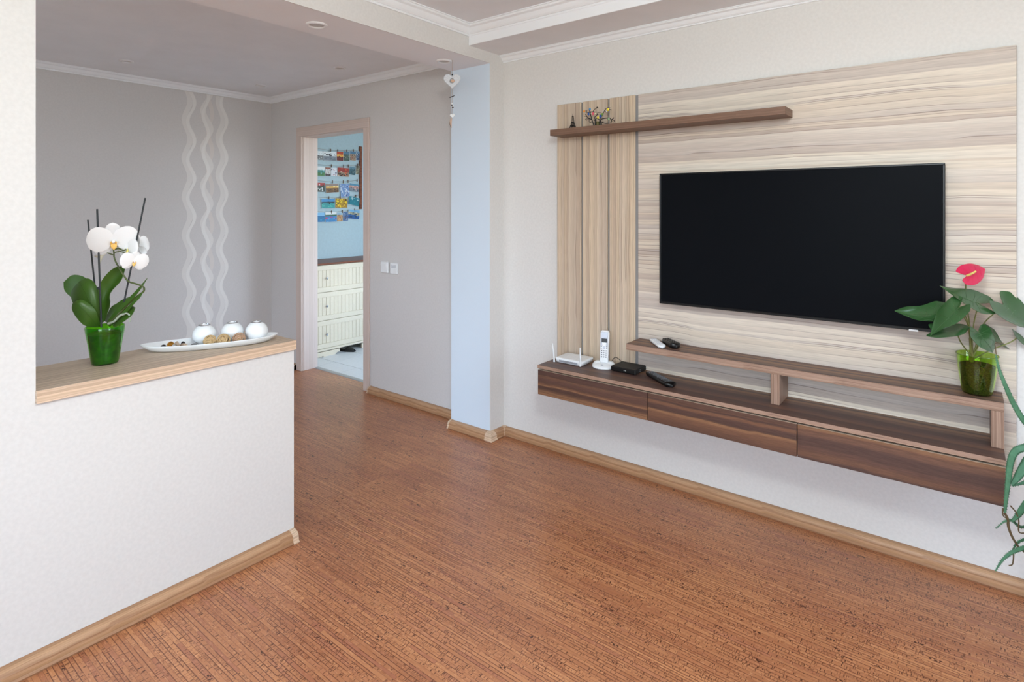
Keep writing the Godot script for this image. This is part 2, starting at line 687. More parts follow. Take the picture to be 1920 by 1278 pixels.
	M.olive = plain(Color(0.34, 0.32, 0.12), 0.4)
	M.key_light = plain(Color(0.50, 0.52, 0.55), 0.5)
	M.white_key = plain(Color(0.80, 0.83, 0.90), 0.5)


# ==================================================================== the shell of the rooms
const FLOOR_FAR := 4.4
const EAST := 2.0

func boxes(list: Array, bev := 0.0) -> SurfaceTool:
	var st := mb()
	for b: Array in list:
		bx(st, b[0], b[1], bev)
	return st


func make_shell():
	# floors
	struct("floor", boxes([[Vector3(-5.0, -0.12, 0.0), Vector3(EAST, 0.0, FLOOR_FAR)], [Vector3(-4.494, -0.12, -0.125), Vector3(-3.649, 0.0, 0.0)]]), M.cork, "warm brown cork strip floor running through the living room and hall", "floor")
	# the media wall and, in the same plane, the hall wall with the doorway
	struct("wall_north", boxes([[Vector3(-2.45, 0.0, -0.14), Vector3(EAST, 2.6, 0.0)]]), M.paper, "pale beige wallpapered wall behind the media unit", "wall")
	struct("wall_hall", boxes([[Vector3(-5.2, 0.0, -0.14), Vector3(-4.51, 2.6, 0.0)], [Vector3(-4.51, 2.033, -0.14), Vector3(-3.633, 2.6, 0.0)], [Vector3(-3.633, 0.0, -0.14), Vector3(-2.45, 2.6, 0.0)]]), M.hall_paper_shaded, "hall wall in wallpaper darkened for shade with the doorway in it", "wall")
	struct("wall_west", boxes([[Vector3(-5.2, 0.0, 0.0), Vector3(-5.0, 2.6, FLOOR_FAR)]]), M.hall_paper_shaded, "hall wall in wallpaper darkened for shade with three wavy vertical bands", "wall")
	# column, beam, half-height partition and the full-height part of it
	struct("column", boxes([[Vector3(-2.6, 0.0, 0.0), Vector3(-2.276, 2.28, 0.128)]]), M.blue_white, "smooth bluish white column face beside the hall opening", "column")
	struct("beam", boxes([[Vector3(-2.6, 2.279, 0.0), Vector3(-2.276, 2.6, FLOOR_FAR)]]), M.beam, "white beam over the hall opening with two recessed lights", "beam")
	struct("beam_paper", boxes([[Vector3(-2.276, 2.279, 0.0), Vector3(-2.270, 2.6, FLOOR_FAR)], [Vector3(-2.276, 0.0, 0.0), Vector3(-2.270, 2.279, 0.128)]]), M.paper, "cream wallpaper on the side of beam and column", "wall")
	struct("wall_partition", boxes([[Vector3(-2.56, 0.0, 1.453), Vector3(-2.24, 0.803, 2.318)], [Vector3(-2.6, 0.0, 2.318), Vector3(-2.24, 2.279, FLOOR_FAR)]]), M.paper, "pale half height partition wall rising to a full height pier", "wall")
	# ceilings: raised middle with a lower band along the media wall; the hall has its own
	struct("ceiling", boxes([[Vector3(-2.27, 2.455, 0.319), Vector3(EAST, 2.62, FLOOR_FAR)], [Vector3(-2.27, 2.344, 0.0), Vector3(EAST, 2.62, 0.319)]]), M.ceiling, "white living room ceiling with a lower band along the wall", "ceiling")
	struct("ceiling_hall", boxes([[Vector3(-5.0, 2.405, 0.0), Vector3(-2.6, 2.62, FLOOR_FAR)]]), M.ceiling, "grey looking white hall ceiling with small recessed lights", "ceiling")
	# walls behind the photographer
	struct("wall_east", boxes([[Vector3(EAST, 0.0, -0.14), Vector3(EAST + 0.25, 2.62, 0.9)], [Vector3(EAST, 0.0, 0.9), Vector3(EAST + 0.25, 0.8, 1.9)], [Vector3(EAST, 2.25, 0.9), Vector3(EAST + 0.25, 2.62, 1.9)], [Vector3(EAST, 0.0, 1.9), Vector3(EAST + 0.25, 2.62, FLOOR_FAR + 0.25)]]), M.paper, "wallpapered wall with the side window", "wall")
	struct("wall_south", boxes([[Vector3(-5.2, 0.0, FLOOR_FAR), Vector3(-4.1, 2.62, FLOOR_FAR + 0.25)], [Vector3(-4.1, 0.0, FLOOR_FAR), Vector3(-2.8, 0.15, FLOOR_FAR + 0.25)], [Vector3(-4.1, 2.30, FLOOR_FAR), Vector3(-2.8, 2.62, FLOOR_FAR + 0.25)], [Vector3(-2.8, 0.0, FLOOR_FAR), Vector3(-1.3, 2.62, FLOOR_FAR + 0.25)], [Vector3(1.1, 0.0, FLOOR_FAR), Vector3(EAST, 2.62, FLOOR_FAR + 0.25)], [Vector3(-1.3, 2.25, FLOOR_FAR), Vector3(1.1, 2.62, FLOOR_FAR + 0.25)], [Vector3(-1.3, 0.0, FLOOR_FAR), Vector3(1.1, 0.5, FLOOR_FAR + 0.25)]]), M.paper, "wallpapered wall with the wide window", "wall")
	# the small room behind the doorway
	struct("wall_back_west", boxes([[Vector3(-5.4, 0.0, -2.6), Vector3(-5.2, 2.6, -0.14)]]), M.blue_wall, "pale blue wall hung with photo prints beyond the doorway", "wall")
	struct("wall_back_north", boxes([[Vector3(-5.2, 0.0, -2.6), Vector3(-2.5, 2.6, -2.4)]]), M.blue_wall, "pale blue end wall of the small room", "wall")
	struct("wall_back_east", boxes([[Vector3(-2.7, 0.0, -0.4), Vector3(-2.5, 2.6, -0.14)], [Vector3(-2.7, 0.0, -2.4), Vector3(-2.5, 2.6, -2.2)], [Vector3(-2.7, 0.0, -2.2), Vector3(-2.5, 0.5, -0.4)], [Vector3(-2.7, 2.3, -2.2), Vector3(-2.5, 2.6, -0.4)]]), M.blue_wall, "pale blue wall with a window in the small room", "wall")
	struct("ceiling_back", boxes([[Vector3(-5.2, 2.45, -2.4), Vector3(-2.7, 2.6, -0.14)]]), M.ceiling, "white ceiling of the small room", "ceiling")
	var tf := struct("floor_back", boxes([[Vector3(-5.2, -0.12, -2.4), Vector3(-2.7, -0.004, -0.125)]]), M.grout, "light grey tiled floor beyond the doorway", "floor")
	var tile := mb()
	bx(tile, Vector3(-0.164, -0.01, -0.164), Vector3(0.164, 0.0, 0.164), 0.0015)
	tile.generate_normals()
	var tile_mesh := tile.commit()
	for i in 8:
		for j in 7:
			var o := MeshInstance3D.new()
			o.mesh = tile_mesh
			o.material_override = M.tile
			o.name = "tile"
			o.position = Vector3(-5.03 + i * 0.331, 0.0, -0.184 - j * 0.331)
			if o.position.z > -0.3:
				o.scale.z = 0.64
				o.position.z = -0.24
			else:
				o.position.z += 0.0
			tf.add_child(o, true)


func window_frame(called: String, along: Vector3, width: float, height: float, at: Vector3, panes: int, label: String):
	# a white casement window standing at AT (middle of the sill), WIDTH along the axis ALONG
	var o := thing(called, label, "window", at)
	o.set_meta("kind", "structure")
	o.rotation.y = atan2(-along.z, along.x)
	var st := mb()
	var w := width * 0.5
	for b in [[Vector3(-w, 0, -0.035), Vector3(w, 0.06, 0.035)], [Vector3(-w, height - 0.06, -0.035), Vector3(w, height, 0.035)], [Vector3(-w, 0.06, -0.035), Vector3(-w + 0.06, height - 0.06, 0.035)], [Vector3(w - 0.06, 0.06, -0.035), Vector3(w, height - 0.06, 0.035)]]:
		bx(st, b[0], b[1], 0.006)
	obj("frame", st, M.white_plastic, o)
	for k in range(1, panes):
		var x := -w + width * k / panes
		var ms := mb()
		bx(ms, Vector3(x - 0.045, 0.06, -0.03), Vector3(x + 0.045, height - 0.06, 0.03), 0.006)
		obj("mullion", ms, M.white_plastic, o)


func make_windows():
	window_frame("window_1", Vector3(0, 0, 1), 1.0, 1.45, Vector3(EAST + 0.15, 0.8, 1.4), 1, "white framed side window of the living room")
	window_frame("window_2", Vector3(1, 0, 0), 2.4, 1.75, Vector3(-0.1, 0.5, FLOOR_FAR + 0.15), 2, "wide white framed window opposite the media wall")
	window_frame("window_4", Vector3(1, 0, 0), 1.3, 2.15, Vector3(-3.45, 0.15, FLOOR_FAR + 0.15), 2, "added white framed window brightening the hall")  # unseen window, added to bring more light into the hall
	window_frame("window_3", Vector3(0, 0, 1), 1.8, 1.8, Vector3(-2.6, 0.5, -1.3), 2, "white framed window of the small back room")


func make_ceiling_lamp():
	# the lamp that throws the soft shadows below the shelves: a round opal globe under the raised ceiling
	var o := thing("ceiling_lamp", "round opal glass ceiling lamp hanging above the middle of the living room", "lamp", Vector3(-0.12, 2.455, 2.35))
	var st := mb()
	lathe(st, [Vector2(0.0, -0.02), Vector2(0.055, -0.02), Vector2(0.06, -0.014), Vector2(0.06, 0.0)], 24)
	obj("rose", st, M.chrome, o)
	st = mb()
	tube(st, [Vector3(0, -0.015, 0), Vector3(0, -0.19, 0)], 0.012)
	obj("rod", st, M.chrome, o)
	st = mb()
	ball(st, Vector3(0, -0.32, 0), Vector3(0.17, 0.14, 0.17), 28, 16)
	var glow := plain(Color(0.95, 0.94, 0.92), 0.4)
	glow.emission_enabled = true
	glow.emission = Color(0.96, 1.0, 1.0)
	glow.emission_energy_multiplier = 1.2
	obj("globe", st, glow, o)
	var l := OmniLight3D.new()
	l.name = "lamp_light"
	l.position = Vector3(0, -0.32, 0)
	l.light_color = Color(0.96, 1.0, 1.0)
	l.light_energy = LAMP_ENERGY
	l.light_size = 0.15
	l.omni_range = 12.0
	l.omni_attenuation = 2.0
	l.shadow_enabled = true
	o.add_child(l)


# ==================================================================== cornices and skirting
func reversed(a: Array) -> Array:
	var b := a.duplicate()
	b.reverse()
	return b


func skirt_profile(extra := 0.0) -> Array:
	return [Vector2(0.0, 0.0), Vector2(0.020 + extra, 0.0), Vector2(0.0215 + extra, 0.006), Vector2(0.0185 + extra, 0.012), Vector2(0.0175 + extra, 0.030), Vector2(0.014 + extra, 0.040), Vector2(0.008 + extra, 0.0465), Vector2(0.0, 0.048 + extra * 0.5)]


func skirting(called: String, path: Array, corners: Array, label: String) -> Node3D:
	# wide hollow-chest skirting: the profile is stretched to the 42 mm it stands out
	var prof := []
	for p: Vector2 in skirt_profile():
		prof.append(Vector2(p.x * 1.95, p.y))
	var st := mb()
	sweep(st, reversed(path), prof)
	var o := struct(called, st, M.oak, label, "baseboard")
	for c: Array in corners:
		# moulded plastic pieces at ends and corners, a touch proud of the board
		var cp := []
		for p: Vector2 in skirt_profile(0.0012):
			cp.append(Vector2(p.x * 1.95, p.y + (0.001 if p.y > 0.03 else 0.0)))
		var cs := mb()
		sweep(cs, reversed(c), cp)
		obj("corner_piece", cs, M.ash_edge, o)
	return o


func make_trim():
	# seen from above the way runs so that the board stands out to its right
	skirting("baseboard_north", [Vector3(EAST, 0, 0), Vector3(-2.27, 0, 0), Vector3(-2.27, 0, 0.128), Vector3(-2.6, 0, 0.128)], [[Vector3(-2.244, 0, 0), Vector3(-2.27, 0, 0), Vector3(-2.27, 0, 0.022)], [Vector3(-2.27, 0, 0.112), Vector3(-2.27, 0, 0.128), Vector3(-2.286, 0, 0.128)], [Vector3(-2.588, 0, 0.128), Vector3(-2.6, 0, 0.128)]], "brown oak look baseboard under the media unit and round the column")
	skirting("baseboard_hall", [Vector3(-2.6, 0, 0), Vector3(-3.573, 0, 0)], [[Vector3(-3.563, 0, 0), Vector3(-3.573, 0, 0)]], "brown oak look baseboard between the doorway and the column")
	skirting("baseboard_west", [Vector3(-4.573, 0, 0), Vector3(-5.0, 0, 0), Vector3(-5.0, 0, FLOOR_FAR)], [[Vector3(-4.573, 0, 0), Vector3(-4.583, 0, 0)]], "brown oak look baseboard in the hall corner left of the doorway")
	var run := FLOOR_FAR - 1.453
	var bp := skirting("baseboard_partition", [Vector3(run, 0, 0), Vector3(0, 0, 0)], [[Vector3(run, 0, 0), Vector3(run - 0.025, 0, 0)]], "brown oak look baseboard along the half height partition")
	bp.rotation.y = PI / 2
	bp.position = Vector3(-2.24, 0, FLOOR_FAR)
	# cornices
	var crown := [Vector2(0.0, -0.060), Vector2(0.007, -0.060), Vector2(0.009, -0.054), Vector2(0.008, -0.050), Vector2(0.013, -0.049), Vector2(0.020, -0.041), Vector2(0.026, -0.030), Vector2(0.030, -0.021), Vector2(0.036, -0.018), Vector2(0.043, -0.015), Vector2(0.046, -0.009), Vector2(0.046, -0.006), Vector2(0.052, -0.005), Vector2(0.052, 0.0), Vector2(0.0, 0.0)]
	var st := mb()
	sweep(st, [Vector3(-2.27, 2.455, FLOOR_FAR), Vector3(-2.27, 2.455, 0.319), Vector3(EAST, 2.455, 0.319)], crown)
	struct("trim_1", st, M.plaster, "white crown moulding round the raised living room ceiling", "moulding")
	st = mb()
	var low := []
	for p: Vector2 in crown:
		low.append(Vector2(p.x * 0.88, p.y * 0.66))
	sweep(st, [Vector3(-2.27, 2.344, 0.0), Vector3(EAST, 2.344, 0.0)], low)
	struct("trim_2", st, M.plaster, "white crown moulding directly above the media wall", "moulding")
	st = mb()
	var hall := []
	for p: Vector2 in crown:
		hall.append(Vector2(p.x * 0.88, p.y * 0.82))
	sweep(st, [Vector3(-5.0, 2.405, FLOOR_FAR), Vector3(-5.0, 2.405, 0.0), Vector3(-2.6, 2.405, 0.0)], hall)
	struct("trim_3", st, M.plaster, "white crown moulding round the hall ceiling", "moulding")
	# lower fascia of the dropped band
	struct("trim_4", boxes([[Vector3(-2.27, 2.344, 0.319), Vector3(EAST, 2.398, 0.323)]], 0.001), M.plaster, "smooth white fascia below the raised ceiling's moulding", "moulding")


func make_doorway():
	var o := thing("door_1", "pinkish beige wood door frame without a leaf leading to the small room", "door frame", Vector3(-4.0715, 0, 0))
	o.set_meta("kind", "structure")
	var w := 0.4225
	var casing := func(x0: float, x1: float, y0: float, y1: float) -> SurfaceTool:
		var st := mb()
		bx(st, Vector3(x0, y0, 0.0), Vector3(x1, y1, 0.014), 0.003)
		return st
	obj("casing", casing.call(-w - 0.077, -w, 0.0, 2.017), M.casing_upright, o)
	obj("casing", casing.call(w, w + 0.070, 0.0, 2.017), M.casing_upright, o)
	obj("casing_head", casing.call(-w - 0.077, w + 0.070, 2.017, 2.094), M.casing, o)
	for s: float in [-1.0, 1.0]:
		var st := mb()
		bx(st, Vector3(minf(s * w, s * (w + 0.017)), 0.0, -0.145), Vector3(maxf(s * w, s * (w + 0.017)), 2.017, 0.0), 0.0)
		bx(st, Vector3(minf(s * (w - 0.004), s * w), 0.0, -0.145), Vector3(maxf(s * (w - 0.004), s * w), 2.013, -0.004), 0.0015)
		obj("jamb", st, M.casing_upright, o)
	var hd := mb()
	bx(hd, Vector3(-w, 2.013, -0.145), Vector3(w, 2.033, 0.0), 0.001)
	obj("head_jamb", hd, M.casing, o)
	var th := mb()
	prism(th, PackedVector2Array([Vector2(-0.024, 0.0), Vector2(0.024, 0.0), Vector2(0.020, 0.004), Vector2(0.008, 0.0065), Vector2(-0.008, 0.0065), Vector2(-0.020, 0.004)]), -w, w)
	var t := obj("threshold_strip", th, M.alu, o)
	t.rotation.y = PI / 2
	t.position = Vector3(0, 0, -0.137)


func make_wave_decals():
	# three wavy bands on the hall's dim wall, each a bright ribbon over a fainter, wider one
	M.wave_bright = plain(Color(0.91, 0.90, 0.89), 0.5, 0.5)
	M.wave_faint = plain(Color(0.885, 0.872, 0.862), 0.55, 0.5)
	M.wave_warm = plain(Color(0.86, 0.835, 0.82), 0.6, 0.5)
	var ribbon := func(mid: float, amp: float, top: float, half: float, thick: float) -> SurfaceTool:
		var st := mb()
		var rows := []
		for i in 141:
			var y := 2.352 - 2.30 * i / 140.0
			var z: float = mid - amp * cos(TAU * (y - top) / 0.312)
			var hw: float = half * (1.0 + 0.15 * sin(TAU * (y - top) / 0.312))
			rows.append(PackedVector3Array([Vector3(0, y, z + hw), Vector3(thick, y, z + hw), Vector3(thick, y, z - hw), Vector3(0, y, z - hw)]))
		grid(st, rows, true, -1)
		return st
	var names := ["leftmost wavy pale band on the dim hall wall", "middle wavy pale band on the dim hall wall", "wavy pale band nearest the corner on the dim hall wall"]
	var data := [[0.697, 0.027, 2.264, 0.014, 0.724, 0.021, 2.285, 0.025], [0.581, 0.022, 2.334, 0.0135, 0.572, 0.032, 2.373, 0.022], [0.431, 0.025, 2.142, 0.0135, 0.457, 0.021, 2.160, 0.024]]
	for k in 3:
		var d: Array = data[k]
		var o := thing("wall_decal", names[k], "wall decal", Vector3(-5.0, 0, 0), 0.0, "wavy bands on the hall wall")
		obj("faint_ribbon", ribbon.call(d[4], d[5], d[6], d[7], 0.0008), M.wave_faint, o)
		if k == 1:
			obj("faint_ribbon", ribbon.call(0.545, 0.016, 2.19, 0.016, 0.0006), M.wave_warm, o)
		obj("bright_ribbon", ribbon.call(d[0], d[1], d[2], d[3], 0.0016), M.wave_bright, o)


# ==================================================================== the media wall
func make_media_wall():
	# big panel with its grain lying flat
	var st := mb()
	bx(st, Vector3(-0.7455, 0.0, 0.0), Vector3(0.7455, 1.573, 0.018), 0.0015)
	var o := obj("wall_panel", st, M.zebra)
	o.position = Vector3(-0.6005, 0.42, 0.012)
	tag(o, "large pale striped wood panel with horizontal grain behind the television", "wall panel")
	# three upright boards with dark metal channels between them
	var xs := [[-1.852, -1.696], [-1.682, -1.529], [-1.514, -1.363]]
	var ls := ["pale upright wood board with vertical grain at the outer end of the media wall", "pale upright wood board between two dark channels behind the phone", "pale upright wood board next to the large horizontal panel"]
	for k in 3:
		var t := thing("upright_board", ls[k], "wall panel", Vector3(xs[k][0], 0.42, 0.0), 0.0, "upright boards of the media wall")
		var w: float = xs[k][1] - xs[k][0]
		st = mb()
		bx(st, Vector3(0, -w, 0.0), Vector3(1.573, 0.0, 0.018), 0.002)
		var b := obj("board", st, wood(M.zebra_b.albedo_texture, 0.8, 0.5, Vector3(0.1 + 0.37 * k, 0.35 + 0.29 * k, 0.0), Color(0.97, 0.945, 0.925)), t)
		b.rotation.z = PI / 2
		b.position.z = 0.012
		st = mb()
		bx(st, Vector3(w, 0.0, 0.004), Vector3(w + (0.017 if k == 2 else 0.014), 1.571, 0.024 if k == 2 else 0.016), 0.0)
		obj("metal_channel", st, M.channel, t)
		st = mb()
		bx(st, Vector3(0.01, 0.01, 0.0), Vector3(w - 0.01, 1.56, 0.012))
		obj("batten", st, M.chipboard, t)
	# the hanging cabinet
	var c := thing("floating_cabinet", "long wall hung dark walnut cabinet with three drawers under the television", "cabinet", Vector3(-0.8475, 0.409, 0.0))
	var half := 0.9525
	st = mb()
	bx(st, Vector3(-half + 0.004, 0.003, 0.0315), Vector3(half - 0.004, 0.136, 0.200), 0.0)
	obj("body", st, M.walnut, c)
	st = mb()
	bx(st, Vector3(-half, 0.138, 0.0315), Vector3(half, 0.156, 0.295), 0.001)
	bx(st, Vector3(-half + 0.004, 0.0, 0.0315), Vector3(half - 0.004, 0.003, 0.268), 0.0)
	obj("worktop", st, M.walnut, c)
	st = mb()
	bx(st, Vector3(-half, 0.1385, 0.2945), Vector3(half, 0.1555, 0.2965), 0.0006)
	obj("band_or_lit_edge", st, M.walnut_edge, c)
	var cuts := [-half, -0.3225, 0.3175, half]
	for k in 3:
		st = mb()
		bx(st, Vector3(cuts[k] + 0.0015, 0.0, 0.270), Vector3(cuts[k + 1] - 0.0015, 0.1305, 0.295), 0.001)
		var dr := obj("drawer", st, wood(M.walnut_front.albedo_texture, 0.6, 0.42, Vector3(0.31 * k, 0.27 * k + 0.12, 0.3), Color(0.98, 0.96, 0.94)), c)
		st = mb()
		bx(st, Vector3(cuts[k] + 0.0015, 0.1305, 0.272), Vector3(cuts[k + 1] - 0.0015, 0.1311, 0.2951), 0.0)
		obj("band_or_lit_edge", st, M.ash, dr)  # thin pale strip painting the highlight along each drawer top
	# raised shelf on two posts
	var r := thing("raised_shelf", "walnut shelf bridge on two posts standing on the long cabinet", "shelf", Vector3(-0.6155, 0.565, 0.0305))
	st = mb()
	bx(st, Vector3(-0.7205, 0.128, 0.0), Vector3(0.7205, 0.160, 0.1515), 0.0012)
	obj("board", st, M.walnut, r)
	st = mb()
	bx(st, Vector3(-0.7205, 0.1285, 0.151), Vector3(0.7205, 0.1595, 0.153), 0.0006)
	obj("band_or_lit_edge", st, M.walnut_edge, r)
	for x: float in [-0.042, 0.685]:
		st = mb()
		bx(st, Vector3(0.0, -0.0355, 0.0), Vector3(0.128, 0.0, 0.1525), 0.001)
		var p := obj("post", st, M.walnut_edge, r)
		p.rotation.z = PI / 2
		p.position.x = x
	# upper shelf
	var u := thing("wall_shelf", "slim brown wooden wall shelf above the television holding the small ornaments", "shelf", Vector3(-1.2085, 1.8, 0.0305))
	st = mb()
	bx(st, Vector3(-0.6045, 0.0, 0.0), Vector3(0.6045, 0.034, 0.13), 0.0012)
	obj("board", st, M.walnut_shelf, u)
	# television
	var tv := thing("television", "large flat black television mounted on the striped wood panel", "television", Vector3(-0.633, 0.926, 0.0305))
	st = mb()
	bx(st, Vector3(-0.2, 0.2, 0.0), Vector3(0.2, 0.45, 0.02), 0.003)
	obj("wall_mount", st, M.iron, tv)
	st = mb()
	bx(st, Vector3(-0.5715, 0.0, 0.018), Vector3(0.5715, 0.646, 0.047), 0.006)
	obj("housing", st, M.bezel, tv)
	st = mb()
	for b in [[Vector3(-0.5715, 0.0, 0.044), Vector3(0.5715, 0.012, 0.0545)], [Vector3(-0.5715, 0.638, 0.044), Vector3(0.5715, 0.646, 0.0545)], [Vector3(-0.5715, 0.012, 0.044), Vector3(-0.5635, 0.638, 0.0545)], [Vector3(0.5635, 0.012, 0.044), Vector3(0.5715, 0.638, 0.0545)]]:
		bx(st, b[0], b[1], 0.0015)
	obj("bezel", st, M.bezel, tv)
	st = mb()
	bx(st, Vector3(-0.5645, 0.011, 0.044), Vector3(0.5645, 0.639, 0.0525), 0.0005)
	obj("screen", st, M.screen, tv)
	st = mb()
	bx(st, Vector3(0.458, -0.004, 0.046), Vector3(0.488, 0.004, 0.0555), 0.001)
	obj("sticker", st, M.white_plastic, tv).set_meta("label", "small white sticker")


func make_partition_shelf():
	var t := thing("partition_shelf", "thick pale ash wood board topping the half height partition", "shelf", Vector3(-2.4, 0.803, 1.883), PI / 2)
	var st := mb()
	bx(st, Vector3(-0.436, 0.0, -0.171), Vector3(0.434, 0.040, 0.172), 0.0012)
	obj("board", st, M.ash, t)
	st = mb()
	bx(st, Vector3(-0.4355, 0.0005, 0.1715), Vector3(0.4335, 0.0395, 0.1735), 0.0006)
	obj("band_or_lit_edge", st, M.ash_edge, t)  # front edge of the same board, window light put into its lighter tint


# ==================================================================== the small room beyond the doorway
func make_chest_room():
	var c := thing("chest_of_drawers", "cream chest of three panelled drawers with a red brown top beyond the doorway", "chest", Vector3(-4.975, 0, -0.70))
	var half := 0.55
	var front := 0.210                     # where the drawer fronts' plane lies from the chest's middle
	var st := mb()
	bx(st, Vector3(-0.215, 0.075, -half), Vector3(front - 0.020, 0.866, half), 0.002)
	obj("body", st, M.cream, c)
	st = mb()
	bx(st, Vector3(-0.215, 0.866, -half - 0.012), Vector3(front + 0.012, 0.882, half + 0.012), 0.003)
	obj("top", st, M.red_wood, c)
	st = mb()
	bx(st, Vector3(front - 0.022, 0.052, -half), Vector3(front, 0.074, half), 0.002)
	obj("bottom_rail", st, M.cream, c)
	for k in 3:
		var y0: float = [0.608, 0.341, 0.077][k]
		var y1: float = [0.860, 0.604, 0.337][k]
		st = mb()
		for b in [[Vector3(front - 0.018, y0, -half + 0.002), Vector3(front, y0 + 0.046, half - 0.002)], [Vector3(front - 0.018, y1 - 0.046, -half + 0.002), Vector3(front, y1, half - 0.002)], [Vector3(front - 0.018, y0 + 0.046, -half + 0.002), Vector3(front, y1 - 0.046, -half + 0.06)], [Vector3(front - 0.018, y0 + 0.046, half - 0.06), Vector3(front, y1 - 0.046, half - 0.002)]]:
			bx(st, b[0], b[1], 0.0015)
		var d := obj("drawer", st, M.cream, c)
		var n := 23
		var w := (2.0 * half - 0.12) / n
		for i in n:
			st = mb()
			bx(st, Vector3(front - 0.016, y0 + 0.044, -half + 0.06 + i * w), Vector3(front - 0.006, y1 - 0.044, -half + 0.06 + (i + 1) * w - 0.0012), 0.0035)
			obj("plank", st, M.cream, d)
		for z: float in [0.28, -0.28]:
			st = mb()
			lathe(st, [Vector2(0.0, 0.0), Vector2(0.006, 0.0), Vector2(0.006, 0.010), Vector2(0.011, 0.016), Vector2(0.012, 0.021), Vector2(0.008, 0.026), Vector2(0.0, 0.027)], 14)
			var kn := obj("knob", st, M.chrome, d)
			kn.rotation.z = -PI / 2
			kn.position = Vector3(front - 0.007, [0.738, 0.473, 0.206][k], z)
	# bracket feet with a notched lower edge
	for z: float in [0.13, -0.53]:
		st = mb()
		var l := 0.40
		prism(st, PackedVector2Array([Vector2(0, 0), Vector2(0.055, 0), Vector2(0.065, 0.012), Vector2(0.08, 0.002), Vector2(0.2, 0.002), Vector2(0.21, 0.010), Vector2(0.225, 0.0), Vector2(l - 0.05, 0.0), Vector2(l - 0.03, 0.016), Vector2(l, 0.02), Vector2(l, 0.046), Vector2(0, 0.046)]), 0.0, 0.016)
		var f := obj("foot", st, M.cream, c)
		f.rotation.y = PI / 2
		f.position = Vector3(front - 0.016, 0.0, z + 0.0 + l - 0.0)
	for x: float in [-0.19]:
		for z: float in [-half + 0.04, half - 0.04]:
			st = mb()
			bx(st, Vector3(x - 0.02, 0.0, z - 0.02), Vector3(x + 0.02, 0.076, z + 0.02), 0.002)
			obj("foot", st, M.cream, c)
	# a dark slipper half under the chest
	var sl := thing("slipper", "dark slipper lying half under the cream chest of drawers", "slipper", Vector3(-4.77, 0.0, -0.665), 0.35)
	st = mb()
	var rows := []
	for i in 9:
		var t := i / 8.0
		var w2 := 0.034 * pow(sin(PI * clampf(0.08 + 0.84 * t, 0.0, 1.0)), 0.6)
		var x := -0.12 + 0.2 * t
		rows.append(PackedVector3Array([Vector3(x, 0.0, w2), Vector3(x, 0.012, w2), Vector3(x, 0.012, -w2), Vector3(x, 0.0, -w2)]))
	grid(st, rows, true, -1)
	obj("sole", st, M.black_soft, sl)
	st = mb()
	rows = []
	for i in 7:
		var t := i / 6.0
		var row := PackedVector3Array()
		for k in 9:
			var a := PI * k / 8.0
			row.append(Vector3(-0.01 + 0.09 * t, 0.010 + sin(a) * 0.030 * sqrt(1.02 - t * t * 0.98), cos(a) * 0.036 * sqrt(1.02 - t * t * 0.95)))
		rows.append(row)
	skin(st, rows, 0.003)
	obj("upper", st, M.black_soft, sl)
	make_prints()


